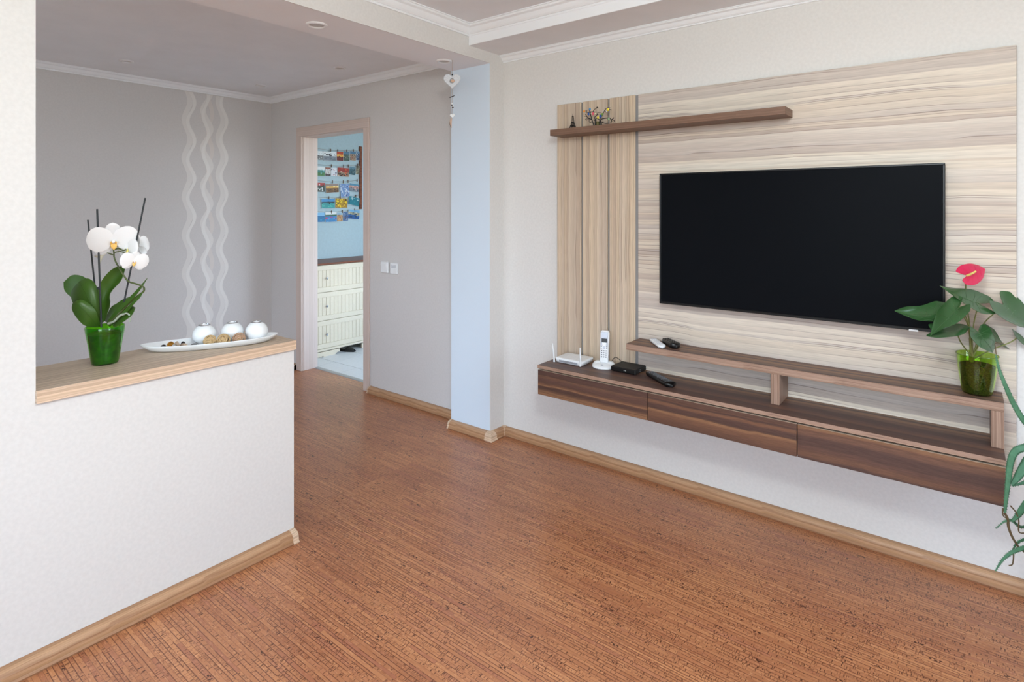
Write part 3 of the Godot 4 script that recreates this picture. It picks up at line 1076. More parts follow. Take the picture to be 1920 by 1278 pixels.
func print_atlas() -> ImageTexture:
	# little holiday prints, 8 x 3 cells of 64 x 44 pixels
	var im := Image.create(512, 132, false, Image.FORMAT_RGB8)
	var g := RandomNumberGenerator.new()
	g.seed = 99
	var cell := func(k: int, bands: Array, specks: Array, many: int):
		var x0 := (k % 8) * 64
		var y0 := (k / 8) * 44
		var y := 0
		for b: Array in bands:
			im.fill_rect(Rect2i(x0, y0 + y, 64, mini(int(b[0]), 44 - y)), b[1])
			y += int(b[0])
		for i in many:
			var s: Array = specks[g.randi() % specks.size()]
			var w := g.randi_range(2, 9)
			var h := g.randi_range(2, 6)
			im.fill_rect(Rect2i(x0 + g.randi_range(0, 63 - w), y0 + g.randi_range(int(s[0]), maxi(int(s[0]), mini(int(s[1]), 43 - h))), w, h), s[2])
	var w := rgb8(225, 228, 228)
	var sea := rgb8(40, 110, 150)
	var sky := rgb8(150, 190, 215)
	cell.call(0, [[22, w], [22, rgb8(120, 120, 120)]], [[6, 40, rgb8(30, 30, 30)], [6, 40, w]], 26)
	cell.call(1, [[22, w], [22, rgb8(130, 135, 142)]], [[9, 16, rgb8(52, 50, 52)], [28, 40, rgb8(105, 112, 120)]], 24)
	cell.call(2, [[14, rgb8(190, 70, 40)], [10, rgb8(240, 170, 60)], [20, rgb8(110, 45, 40)]], [[20, 40, rgb8(60, 30, 35)], [14, 22, rgb8(250, 215, 120)]], 18)
	cell.call(3, [[14, rgb8(90, 125, 150)], [30, rgb8(70, 90, 80)]], [[14, 40, rgb8(45, 60, 50)], [14, 36, rgb8(150, 150, 130)]], 28)
	cell.call(4, [[14, rgb8(80, 120, 150)], [30, rgb8(170, 140, 115)]], [[10, 38, rgb8(225, 200, 170)], [14, 40, rgb8(60, 45, 45)], [14, 40, rgb8(150, 70, 60)]], 26)
	cell.call(5, [[12, rgb8(110, 140, 165)], [32, rgb8(70, 90, 120)]], [[8, 38, w], [10, 40, rgb8(30, 30, 55)]], 24)
	cell.call(6, [[16, w], [12, rgb8(60, 130, 120)], [16, rgb8(70, 120, 60)]], [[16, 40, rgb8(40, 90, 60)], [12, 30, rgb8(120, 180, 190)]], 20)
	cell.call(7, [[8, rgb8(150, 85, 65)], [24, rgb8(205, 200, 195)], [12, rgb8(70, 60, 60)]], [[8, 40, rgb8(120, 80, 70)], [10, 34, w]], 22)
	cell.call(8, [[44, rgb8(222, 222, 226)]], [[3, 40, rgb8(70, 75, 110)], [3, 40, rgb8(180, 120, 120)]], 14)
	cell.call(9, [[22, rgb8(150, 50, 40)], [22, rgb8(150, 120, 95)]], [[4, 38, rgb8(210, 90, 50)], [18, 40, rgb8(225, 205, 180)], [24, 40, rgb8(40, 30, 30)]], 34)
	cell.call(10, [[14, rgb8(95, 130, 145)], [30, rgb8(60, 95, 105)]], [[8, 40, rgb8(40, 65, 70)], [10, 38, rgb8(140, 150, 140)]], 28)
	cell.call(11, [[44, rgb8(110, 105, 85)]], [[2, 40, rgb8(200, 190, 160)], [2, 40, rgb8(60, 60, 50)]], 34)
	cell.call(12, [[14, rgb8(170, 50, 45)], [30, rgb8(50, 60, 50)]], [[6, 38, w], [8, 40, rgb8(30, 60, 40)]], 22)
	cell.call(13, [[13, rgb8(150, 130, 120)], [9, rgb8(226, 172, 84)], [22, rgb8(110, 80, 52)]], [[24, 40, rgb8(170, 125, 75)], [26, 40, rgb8(70, 52, 42)], [13, 18, rgb8(252, 225, 150)]], 22)
	cell.call(14, [[44, rgb8(110, 140, 185)]], [[2, 40, w], [2, 40, rgb8(50, 60, 115)], [2, 40, rgb8(195, 205, 220)]], 50)
	cell.call(15, [[12, rgb8(90, 140, 165)], [14, rgb8(185, 140, 130)], [18, rgb8(120, 130, 140)]], [[10, 32, rgb8(220, 180, 170)], [20, 40, rgb8(80, 85, 90)]], 28)
	cell.call(16, [[14, rgb8(70, 140, 190)], [5, rgb8(30, 55, 60)], [25, rgb8(50, 150, 150)]], [[22, 40, rgb8(80, 180, 165)], [12, 20, rgb8(25, 45, 45)]], 20)
	cell.call(17, [[44, rgb8(160, 120, 20)]], [[2, 38, rgb8(245, 215, 40)], [2, 38, rgb8(235, 190, 30)], [2, 40, rgb8(70, 60, 15)]], 60)
	cell.call(18, [[44, rgb8(30, 120, 135)]], [[4, 16, rgb8(200, 215, 215)], [18, 40, rgb8(20, 95, 110)], [4, 40, rgb8(50, 140, 150)]], 16)
	cell.call(19, [[16, rgb8(130, 185, 220)], [28, rgb8(30, 110, 160)]], [[18, 40, rgb8(60, 150, 190)]], 14)
	cell.call(20, [[12, w], [6, rgb8(40, 90, 70)], [26, rgb8(60, 130, 185)]], [[18, 26, rgb8(215, 40, 110)], [24, 40, rgb8(90, 165, 205)]], 18)
	cell.call(21, [[12, rgb8(150, 180, 200)], [32, rgb8(185, 140, 95)]], [[10, 40, rgb8(120, 80, 55)], [10, 40, rgb8(225, 195, 150)]], 24)
	cell.call(22, [[44, rgb8(70, 105, 150)]], [[2, 40, rgb8(200, 205, 215)], [2, 40, rgb8(35, 50, 85)], [20, 40, rgb8(140, 90, 70)]], 30)
	cell.call(23, [[13, rgb8(120, 170, 205)], [12, rgb8(150, 145, 120)], [19, rgb8(30, 85, 150)]], [[10, 26, rgb8(200, 190, 165)], [14, 40, rgb8(25, 60, 95)]], 30)
	im.resize(256, 66, Image.INTERPOLATE_LANCZOS)
	im.resize(512, 132, Image.INTERPOLATE_CUBIC)
	return ImageTexture.create_from_image(im)


func make_prints():
	var atlas := print_atlas()
	var look := plain(Color(1, 1, 1), 0.35)
	look.albedo_texture = atlas
	var back := plain(Color(0.95, 0.95, 0.94), 0.5)
	var wall_x := -5.2
	# display: two posts and five sagging strings
	var d := thing("photo_rack", "two brown wooden posts with five sagging strings on the blue wall", "photo display", Vector3(wall_x + 0.002, 1.39, -0.76))
	for z: float in [0.38, -0.377]:
		var st := mb()
		bx(st, Vector3(0.0, 0.0, z - 0.016), Vector3(0.016, 0.683, z + 0.016), 0.002)
		obj("post", st, M.red_wood, d)
	var tops := [2.014, 1.853, 1.688, 1.520, 1.373]
	for y: float in tops:
		var pts := []
		for i in 9:
			var u := i / 4.0 - 1.0
			pts.append(Vector3(0.012, y - 1.39 + 0.034 * (u * u) - 0.012, -0.0 + 0.378 * u))
		var st := mb()
		tube(st, pts, 0.0011, -1.0, 5, 16)
		obj("string", st, M.cord, d)
	# prints: z from, z to, top, bottom, picture, tilt, words
	var rows := [
		[[-0.560, -0.663, 1.983, 1.893, 0, 0.0, "black and white print with dark chairs"], [-0.668, -0.825, 1.986, 1.892, 1, 0.03, "grey seascape print with a dark boat under white sky"], [-0.830, -0.910, 1.996, 1.898, 2, 0.0, "fiery red sunset print"], [-0.914, -0.990, 2.004, 1.902, 3, 0.0, "small blue and green town print"], [-0.995, -1.072, 2.012, 1.911, 4, -0.02, "beige print with small figures"], [-1.076, -1.121, 2.018, 1.919, 5, -0.03, "narrow dark blue print beside the post"]],
		[[-0.560, -0.686, 1.826, 1.728, 6, 0.0, "green valley print with a white sky"], [-0.693, -0.756, 1.823, 1.731, 7, 0.0, "brown and white street print"], [-0.760, -0.833, 1.821, 1.735, 8, 0.0, "white card print sprinkled with dark spots"], [-0.838, -0.983, 1.829, 1.734, 9, -0.02, "red market stall print"], [-0.992, -1.070, 1.846, 1.757, 10, -0.12, "blue grey stony shore print"], [-1.074, -1.121, 1.860, 1.765, 11, -0.05, "small beige and brown foliage print"]],
		[[-0.560, -0.687, 1.661, 1.566, 12, 0.0, "red and dark green print"], [-0.695, -0.851, 1.656, 1.562, 13, 0.06, "golden sunset over the sea print"], [-0.868, -0.982, 1.660, 1.520, 14, 0.10, "upright blue and white blossom print"], [-0.990, -1.117, 1.664, 1.578, 15, -0.10, "rosy cliff and sea print"]],
		[[-0.646, -0.805, 1.497, 1.400, 16, 0.03, "turquoise lagoon print with dark hills"], [-0.812, -0.962, 1.506, 1.404, 17, 0.0, "yellow lemon print"], [-0.985, -1.128, 1.520, 1.430, 18, -0.20, "tilted teal water print with a white bird"]],
		[[-0.560, -0.687, 1.357, 1.258, 19, 0.0, "plain blue sea print"], [-0.693, -0.828, 1.361, 1.257, 20, 0.02, "blue sea print with a pink boat"], [-0.833, -0.902, 1.355, 1.260, 21, 0.0, "tan old town print"], [-0.906, -0.972, 1.362, 1.265, 22, 0.0, "small blue and white stripy print"], [-0.977, -1.124, 1.384, 1.284, 23, -0.10, "blue coast print with pale rocks"]]]
	var where := ["top", "second", "middle", "fourth", "lowest"]
	for r in 5:
		for p: Array in rows[r]:
			var w: float = p[0] - p[1]
			var h: float = p[2] - p[3]
			var o := thing("photo_print", "%s hanging on the %s photo string" % [p[6], where[r]], "photo", Vector3(wall_x + 0.0145, p[2], (p[0] + p[1]) * 0.5), 0.0, "photo prints on the strings")
			o.rotation.x = p[5]
			var st := mb()
			bx(st, Vector3(-0.0006, -h, -w * 0.5), Vector3(0.0006, 0.0, w * 0.5))
			obj("paper", st, back, o)
			st = mb()
			var k: int = p[4]
			var u0 := (k % 8) / 8.0 + 0.002
			var u1 := (k % 8 + 1) / 8.0 - 0.002
			var v0 := (k / 8) / 3.0 + 0.004
			var v1 := (k / 8 + 1) / 3.0 - 0.004
			st.set_smooth_group(-1)
			var m := 0.001
			var q := [[Vector3(0.0009, -m, w * 0.5 - m), Vector2(u0, v0)], [Vector3(0.0009, -m, -w * 0.5 + m), Vector2(u1, v0)], [Vector3(0.0009, -h + m, -w * 0.5 + m), Vector2(u1, v1)], [Vector3(0.0009, -h + m, w * 0.5 - m), Vector2(u0, v1)]]
			for i: int in [0, 1, 2, 0, 2, 3]:
				st.set_uv(q[i][1])
				st.add_vertex(q[i][0])
			obj("picture", st, look, o)
	var pegs := [[-0.756, -0.842, -0.954, -1.040], [-0.765, -0.914, -0.973, -1.096], [-0.777, -0.910, -0.970, -1.087], [-0.735, -0.870, -1.070], [-0.767, -0.900, -1.056]]
	var nth := ["first", "second", "third", "fourth"]
	for r in 5:
		for i in pegs[r].size():
			var z: float = pegs[r][i]
			var u := (z + 0.76) / 0.378
			var y: float = tops[r] + 0.034 * u * u - 0.012
			var o := thing("clothes_peg", "tiny brown clothes peg on the %s photo string, %s in view from the door jamb" % [where[r], nth[i]], "clothes peg", Vector3(wall_x + 0.0158, y, z), 0.0, "clothes pegs on the photo strings")
			for s: float in [-1.0, 1.0]:
				var st := mb()
				bx(st, Vector3(0.0022 * s - 0.0016, -0.017, -0.0038), Vector3(0.0022 * s + 0.0016, 0.015, 0.0038), 0.001)
				obj("jaw", st, M.peg, o)


# ==================================================================== fittings
func make_downlights():
	var spec := [[Vector3(-2.447, 2.279, 1.207), 0.050, "larger recessed ceiling light under the beam, nearer the pier"], [Vector3(-2.452, 2.279, 0.342), 0.046, "recessed ceiling light under the beam beside the hanging heart garland"], [Vector3(-4.51, 2.405, 1.325), 0.044, "small recessed ceiling light of the hall farthest from the doorway"], [Vector3(-4.545, 2.405, 0.346), 0.044, "small recessed ceiling light in the hall corner above the wavy bands"], [Vector3(-3.531, 2.405, 0.309), 0.044, "small recessed ceiling light of the hall above the doorway"]]
	for s: Array in spec:
		var r: float = s[1]
		var o := thing("recessed_light", s[2], "ceiling light", s[0], 0.0, "recessed lights, switched off")
		var st := mb()
		lathe(st, [Vector2(r * 0.70, -0.0005), Vector2(r * 0.72, -0.005), Vector2(r * 0.80, -0.008), Vector2(r * 0.92, -0.007), Vector2(r, -0.003), Vector2(r, 0.0)], 32)
		obj("ring", st, M.ring, o)
		st = mb()
		lathe(st, [Vector2(0.0, -0.0012), Vector2(r * 0.70, -0.0012), Vector2(r * 0.71, 0.0)], 32)
		obj("lens", st, M.lens, o)


func make_switches():
	var o := thing("light_switch", "white surface mounted rocker switch beside the doorway", "switch", Vector3(-3.392, 0.963, 0.0))
	var st := mb()
	bx(st, Vector3(-0.040, -0.042, 0.0), Vector3(0.040, 0.042, 0.024), 0.006)
	obj("housing", st, M.white_plastic, o)
	st = mb()
	var rocker := PackedVector2Array([Vector2(0.020, -0.026), Vector2(0.0235, -0.026), Vector2(0.0255, 0.0), Vector2(0.0285, 0.026), Vector2(0.020, 0.026)])
	prism(st, rocker, -0.031, 0.031)
	var rk := obj("rocker", st, M.white_plastic, o)
	rk.rotation.y = -PI / 2
	o = thing("wall_thermostat", "flat white wall control with fine grey lines right of the rocker switch", "switch", Vector3(-3.297, 0.958, 0.0))
	st = mb()
	bx(st, Vector3(-0.040, -0.041, 0.0), Vector3(0.040, 0.041, 0.012), 0.004)
	obj("housing", st, M.white_plastic, o)
	for k in 4:
		st = mb()
		bx(st, Vector3(-0.026, 0.006 + 0.0065 * k, 0.0115), Vector3(0.026, 0.0085 + 0.0065 * k, 0.0126), 0.0003)
		obj("grille_slat", st, M.grey_plastic, o)
	st = mb()
	bx(st, Vector3(-0.006, -0.030, 0.0115), Vector3(0.010, -0.002, 0.0135), 0.001)
	obj("slider", st, M.white_plastic, o)


# ==================================================================== ornaments on the upper shelf
func make_shelf_ornaments():
	var top := 1.834
	var t := thing("tower_figurine", "tiny dark metal lattice tower figurine at the outer end of the wall shelf", "figurine", Vector3(-1.708, top, 0.09), 0.2)
	var st := mb()
	var leg := func(sx: float, sz: float):
		tube(st, [Vector3(sx * 0.017, 0.0, sz * 0.017), Vector3(sx * 0.011, 0.018, sz * 0.011), Vector3(sx * 0.006, 0.038, sz * 0.006), Vector3(sx * 0.0025, 0.075, sz * 0.0025)], 0.0022, 0.001, 5)
	for sx: float in [-1.0, 1.0]:
		for sz: float in [-1.0, 1.0]:
			leg.call(sx, sz)
	for y: Array in [[0.006, 0.015], [0.013, 0.0125], [0.026, 0.0088], [0.034, 0.0066]]:
		for k in 4:
			var a := TAU * (k + 0.5) / 4.0
			var b := TAU * (k + 1.5) / 4.0
			var r: float = y[1] * 1.414
			tube(st, [Vector3(r * cos(a), y[0], r * sin(a)), Vector3(r * cos(b), y[0] + 0.006, r * sin(b))], 0.0009, -1.0, 5)
			tube(st, [Vector3(r * cos(a), y[0] + 0.006, r * sin(a)), Vector3(r * cos(b), y[0], r * sin(b))], 0.0009, -1.0, 5)
	obj("lattice", st, M.iron, t)
	st = mb()
	bx(st, Vector3(-0.0105, 0.019, -0.0105), Vector3(0.0105, 0.0225, 0.0105), 0.0005)
	bx(st, Vector3(-0.0065, 0.038, -0.0065), Vector3(0.0065, 0.041, 0.0065), 0.0005)
	bx(st, Vector3(-0.004, 0.070, -0.004), Vector3(0.004, 0.076, 0.004), 0.001)
	obj("platforms", st, M.iron, t)
	st = mb()
	tube(st, [Vector3(0, 0.074, 0), Vector3(0, 0.090, 0)], 0.0018, 0.0006, 6)
	obj("mast", st, M.iron, t)

	# two wire trees with coloured glass leaves: branches in millimetres (x, y), radius in tenths of a millimetre
	var beads := {"orange": Color(0.95, 0.58, 0.20), "blue": Color(0.25, 0.55, 0.78), "navy": Color(0.10, 0.32, 0.62), "pink": Color(0.90, 0.36, 0.44), "cream": Color(0.95, 0.92, 0.72), "green": Color(0.42, 0.60, 0.24), "yellow": Color(0.92, 0.84, 0.22), "white": Color(0.93, 0.93, 0.92), "mint": Color(0.58, 0.68, 0.52)}
	var one := [[[0, 0, 1, 18, 2, 39], 54], [[-6, 4, -20, 41, -27, 63, -32, 83, -38, 103], 27], [[-21, 43, -47, 59, -56, 68, -59, 77], 22], [[-56, 66, -67, 66], 17], [[-27, 50, -56, 50, -58, 44], 17], [[-38, 49, -35, 32, -27, 31, -20, 35], 16], [[-27, 83, -47, 85, -61, 91, -65, 99], 19], [[-49, 86, -54, 93, -51, 99], 16], [[-30, 87, -18, 88, -3, 96, 10, 106, 13, 110], 20], [[10, 106, 17, 103], 20], [[2, 36, -2, 52, 4, 64, 20, 70, 30, 69], 24], [[6, 67, 20, 78, 29, 77], 17], [[0, 36, -11, 42, -3, 41], 16], [[-28, 84, -20, 85, 4, 82], 16]]
	var one_b := [[-67, 93, 60, "orange"], [-31, 100, 66, "blue"], [-40, 76, 69, "navy"], [-12, 75, 77, "pink"], [3, 74, 40, "cream"]]
	var two := [[[0, 0, 1, 17, 3, 35], 63], [[11, 0, 13, 11, 5, 34], 24], [[4, 36, -18, 45, -25, 39], 22], [[4, 40, 39, 41, 59, 41, 69, 31, 80, 36, 84, 41], 24], [[72, 31, 87, 25, 87, 17], 19], [[69, 31, 73, 21, 64, 16], 22], [[5, 28, 19, 20, 39, 13, 52, 15], 20], [[4, 39, 14, 63, 29, 76, 32, 89, 46, 94, 66, 93], 20], [[30, 76, 41, 76], 24], [[46, 88, 54, 84, 62, 84, 70, 82], 19]]
	var two_b := [[8, 55, 75, "navy"], [18, 64, 63, "green"], [-8, 49, 66, "yellow"], [52, 85, 80, "yellow"], [44, 76, 37, "white"], [56, 36, 72, "mint"], [24, 80, 36, "white"]]
	for pair: Array in [[one, one_b, -1.569, "small black wire tree with blue, pink and orange glass leaves", 0.0], [two, two_b, -1.536, "small black wire tree with yellow, blue and green glass leaves and an olive foot", 0.012]]:
		var o := thing("wire_tree", pair[3], "ornament", Vector3(pair[2], top, 0.085 + pair[4]), 0.0, "wire trees on the wall shelf")
		for b: Array in pair[0]:
			var pts := []
			for i in range(0, b[0].size(), 2):
				pts.append(Vector3(b[0][i] * 0.001, b[0][i + 1] * 0.001, 0.006 * sin(i * 1.7 + b[1])  * (0.0 if b[0][1] < 5 else 1.0)))
			st = mb()
			tube(st, pts, b[1] * 0.0001, b[1] * 0.00007, 6)
			obj("trunk" if b[0][1] < 5 else "branch", st, M.iron, o)
		for b: Array in pair[1]:
			st = mb()
			ball(st, Vector3(b[0] * 0.001, b[1] * 0.001, 0.004), Vector3(b[2] * 0.0001, b[2] * 0.00011, b[2] * 0.00006), 10, 6)
			obj("glass_leaf", st, plain(beads[b[3]], 0.25), o)
		st = mb()
		lathe(st, [Vector2(0.0, 0.0), Vector2(0.014, 0.0), Vector2(0.013, 0.004), Vector2(0.007, 0.008), Vector2(0.0, 0.009)], 16)
		obj("foot", st, M.olive if pair[4] > 0.0 else M.iron, o)
		if pair[4] > 0.0:
			st = mb()
			ball(st, Vector3(-0.008, 0.014, 0.006), Vector3(0.009, 0.016, 0.009), 12, 8)
			obj("olive_stone", st, M.olive, o)


# ==================================================================== devices
func remote(called: String, label: String, at: Vector3, turn: float, size: Vector3, body: Material, key: Material, cols: int, rows: int, fat := 0.0) -> Node3D:
	var o := thing(called, label, "remote control", at, turn)
	var st := mb()
	var n := 14
	var rws := []
	for i in n + 1:
		var t := float(i) / n
		var x := (t - 0.5) * size.x
		var e := minf(t, 1.0 - t) * size.x
		var rr := size.z * 0.5
		var w := rr * (1.0 if e > rr * 0.8 else sqrt(clampf(1.0 - pow(1.0 - e / (rr * 0.8), 2.0), 0.02, 1.0))) * (1.0 - fat * (0.5 - t))
		var h := size.y * (1.0 + 0.25 * fat * (t - 0.5))
		if e < 0.002:
			h *= 0.6
		rws.append(PackedVector3Array([Vector3(x, 0.001, w * 0.8), Vector3(x, h * 0.45, w), Vector3(x, h * 0.85, w * 0.97), Vector3(x, h, w * 0.82), Vector3(x, h, 0), Vector3(x, h, -w * 0.82), Vector3(x, h * 0.85, -w * 0.97), Vector3(x, h * 0.45, -w), Vector3(x, 0.001, -w * 0.8), Vector3(x, 0.0, 0)]))
	grid(st, rws, true, 1)
	for e in [0, n]:
		var fan := []
		for v in rws[e]:
			fan.append(v)
		poly(st, fan, Vector3(0, size.y * 0.4, 0))
	obj("body", st, body, o)
	for i in rows:
		for j in cols:
			st = mb()
			var x := -size.x * 0.40 + size.x * 0.72 * i / maxi(rows - 1, 1)
			var z := (j - (cols - 1) * 0.5) * size.z * 0.72 / cols
			var kx := size.x * 0.72 / rows * 0.22
			var kz := size.z * 0.72 / cols * 0.27
			bx(st, Vector3(x - kx, size.y * 0.96, z - kz), Vector3(x + kx, size.y * 1.04 + 0.0006, z + kz), 0.0008)
			obj("key", st, key, o)
	return o


func make_devices():
	var top := 0.565
	# router
	var o := thing("router", "white network router with two short aerials at the cabinet's outer end", "router", Vector3(-1.672, top, 0.130), 0.03)
	var st := mb()
	var rows := []
	for v: Array in [[0.002, 0.074, 0.058], [0.004, 0.079, 0.063], [0.016, 0.083, 0.066], [0.025, 0.084, 0.066], [0.028, 0.081, 0.063], [0.029, 0.074, 0.056]]:
		var row := PackedVector3Array()
		for k in 32:
			var a := TAU * (k + 0.5) / 32
			var c := pow(absf(cos(a)), 0.13) * signf(cos(a))
			var s := pow(absf(sin(a)), 0.13) * signf(sin(a))
			row.append(Vector3(c * v[1], v[0], s * v[2]))
		rows.append(row)
	grid(st, rows, true, 1)
	for e in [0, 5]:
		var fan := []
		for v in rows[e]:
			fan.append(v)
		poly(st, fan, Vector3(0, 0.015, 0))
	obj("housing", st, M.white_plastic, o)
	st = mb()
	bx(st, Vector3(-0.058, 0.009, 0.060), Vector3(0.055, 0.019, 0.0668), 0.001)
	var panel := obj("port_panel", st, M.grey_plastic, o)
	for k in 5:
		st = mb()
		bx(st, Vector3(-0.052 + k * 0.019, 0.0105, 0.0655), Vector3(-0.038 + k * 0.019, 0.0175, 0.0673), 0.0005)
		obj("socket", st, M.silver, panel)
	for k in 6:
		st = mb()
		bx(st, Vector3(-0.045 + k * 0.016, 0.0285, -0.04), Vector3(-0.039 + k * 0.016, 0.0296, 0.03), 0.0003)
		obj("vent_rib", st, M.white_plastic, o)
	for s: Array in [[-0.086, -0.009, 0.072], [0.076, 0.0, 0.072]]:
		st = mb()
		tube(st, [Vector3(s[0], 0.004, 0.070), Vector3(s[0], 0.020, 0.0705)], 0.0055, 0.005, 10)
		tube(st, [Vector3(s[0], 0.018, 0.0705), Vector3(s[0] + s[1], 0.102, s[2])], 0.0045, 0.0034, 10)
		obj("aerial", st, M.white_plastic, o)

	# cordless phone in its charging cradle
	var face := 0.28
	o = thing("cordless_phone", "white cordless phone handset with a grey keypad, upright in its cradle", "telephone", Vector3(-1.503, top, 0.108), face)
	st = mb()
	var knobs := Vector3(0.034, 0.024, 0.0145)
	rows = []
	var hs := Transform3D(Basis(Vector3.RIGHT, -0.16), Vector3(0.0, 0.022, 0.0))
	for v: Array in [[0.0, 0.020, 0.010], [0.004, 0.0225, 0.0125], [0.05, 0.0235, 0.013], [0.11, 0.0245, 0.0135], [0.15, 0.0245, 0.0125], [0.160, 0.022, 0.011], [0.166, 0.016, 0.008]]:
		var row := PackedVector3Array()
		for k in 24:
			var a := TAU * (k + 0.5) / 24
			row.append(hs * Vector3(pow(absf(cos(a)), 0.5) * signf(cos(a)) * v[1], v[0], pow(absf(sin(a)), 0.5) * signf(sin(a)) * v[2]))
		rows.append(row)
	grid(st, rows, true, 1)
	for e in [0, 6]:
		var fan := []
		for v in rows[e]:
			fan.append(v)
		poly(st, fan, hs * Vector3(0, 0.08, 0))
	var h := obj("handset", st, M.white_plastic, o)
	var on_face := func(called: String, x0: float, x1: float, y0: float, y1: float, lift: float, m: Material):
		var s := mb()
		bx(s, Vector3(x0, y0, 0.010), Vector3(x1, y1, 0.0128 + lift), 0.0008)
		var p := obj(called, s, m, h)
		p.transform = hs
	on_face.call("earpiece_panel", -0.0185, 0.0185, 0.126, 0.158, 0.0004, M.silver)
	on_face.call("control_panel", -0.0185, 0.0185, 0.085, 0.126, 0.0004, M.silver)
	on_face.call("display", -0.015, 0.015, 0.103, 0.124, 0.0012, M.black)
	on_face.call("navigation_key", -0.007, 0.007, 0.071, 0.084, 0.0016, M.silver)
	for x: float in [-0.0145, 0.0145]:
		for y: float in [0.071, 0.080]:
			on_face.call("key", x - 0.003, x + 0.003, y, y + 0.005, 0.0014, M.key_grey)
	for r in 4:
		for c in 3:
			on_face.call("key", -0.0145 + 0.0115 * c, -0.0085 + 0.0115 * c, 0.026 + 0.0105 * r, 0.0315 + 0.0105 * r, 0.0014, M.key_grey)
	st = mb()
	rows = []
	for v: Array in [[0.0, 0.056, 0.056], [0.004, 0.061, 0.060], [0.010, 0.061, 0.060], [0.018, 0.057, 0.054], [0.026, 0.048, 0.043], [0.029, 0.036, 0.028], [0.029, 0.0, 0.0]]:
		var row := PackedVector3Array()
		for k in 28:
			var a := TAU * k / 28
			var s := sin(a)
			row.append(Vector3(pow(absf(cos(a)), 0.8) * signf(cos(a)) * v[1], v[0] * (0.72 if s > 0.3 else 1.0), s * v[2] * (1.15 if s > 0 else 0.85)))
		rows.append(row)
	grid(st, rows, true, 1)
	var cr := obj("cradle", st, M.white_plastic, o)
	st = mb()
	ball(st, Vector3(0.0, 0.0195, 0.046), Vector3(0.008, 0.003, 0.005), 14, 6)
	obj("page_button", st, M.grey_plastic, cr)
	st = mb()
	tube(st, [Vector3(0.03, 0.014, -0.030), Vector3(0.050, 0.045, -0.030), Vector3(0.080, 0.040, -0.015), Vector3(0.105, 0.012, -0.005), Vector3(0.12, 0.003, -0.02)], 0.0017, -1.0, 6)
	obj("cable", st, M.black, o)

	# set-top box
	o = thing("set_top_box", "small black set-top box with two tiny white marks on its front", "set-top box", Vector3(-1.366, top, 0.100), -0.02)
	st = mb()
	bx(st, Vector3(-0.070, 0.002, -0.060), Vector3(0.070, 0.027, 0.060), 0.004)
	obj("housing", st, M.black_soft, o)
	st = mb()
	bx(st, Vector3(-0.066, 0.005, 0.058), Vector3(0.066, 0.024, 0.0608), 0.0015)
	obj("front_panel", st, M.black, o)
	for x: float in [0.008, 0.016]:
		st = mb()
		bx(st, Vector3(x - 0.0022, 0.013, 0.0600), Vector3(x + 0.0022, 0.0165, 0.0612), 0.0004)
		obj("mark", st, M.white_plastic, o)
	for y: float in [0.010, 0.017]:
		st = mb()
		bx(st, Vector3(0.069, y, 0.006), Vector3(0.0706, y + 0.003, 0.013), 0.0004)
		obj("port", st, M.grey_plastic, o)
	for x: float in [-0.055, 0.055]:
		for z: float in [-0.045, 0.045]:
			st = mb()
			lathe(st, [Vector2(0.0, 0.0), Vector2(0.007, 0.0), Vector2(0.006, 0.003), Vector2(0.0, 0.003)], 10, Vector3(x, 0, z))
			obj("foot", st, M.black, o)
	st = mb()
	tube(st, [Vector3(0.03, 0.012, -0.058), Vector3(0.055, 0.020, -0.064), Vector3(0.072, 0.014, -0.0585)], 0.0022, -1.0, 6)
	obj("plug_lead", st, M.white_plastic, o)

	remote("remote_control", "black remote control with many small keys lying on the long cabinet", Vector3(-1.166, top, 0.166), -0.62, Vector3(0.225, 0.020, 0.050), M.black, M.key_light, 4, 10, 0.35)
	remote("remote_control", "slim white remote control lying on the raised shelf", Vector3(-1.205, 0.725, 0.107), -0.85, Vector3(0.160, 0.013, 0.042), M.white_plastic, M.white_key, 3, 8)
	remote("remote_control", "short fat black remote control beside the white one on the raised shelf", Vector3(-1.140, 0.725, 0.098), -0.70, Vector3(0.125, 0.026, 0.050), M.black, M.black_soft, 3, 5, 0.2)


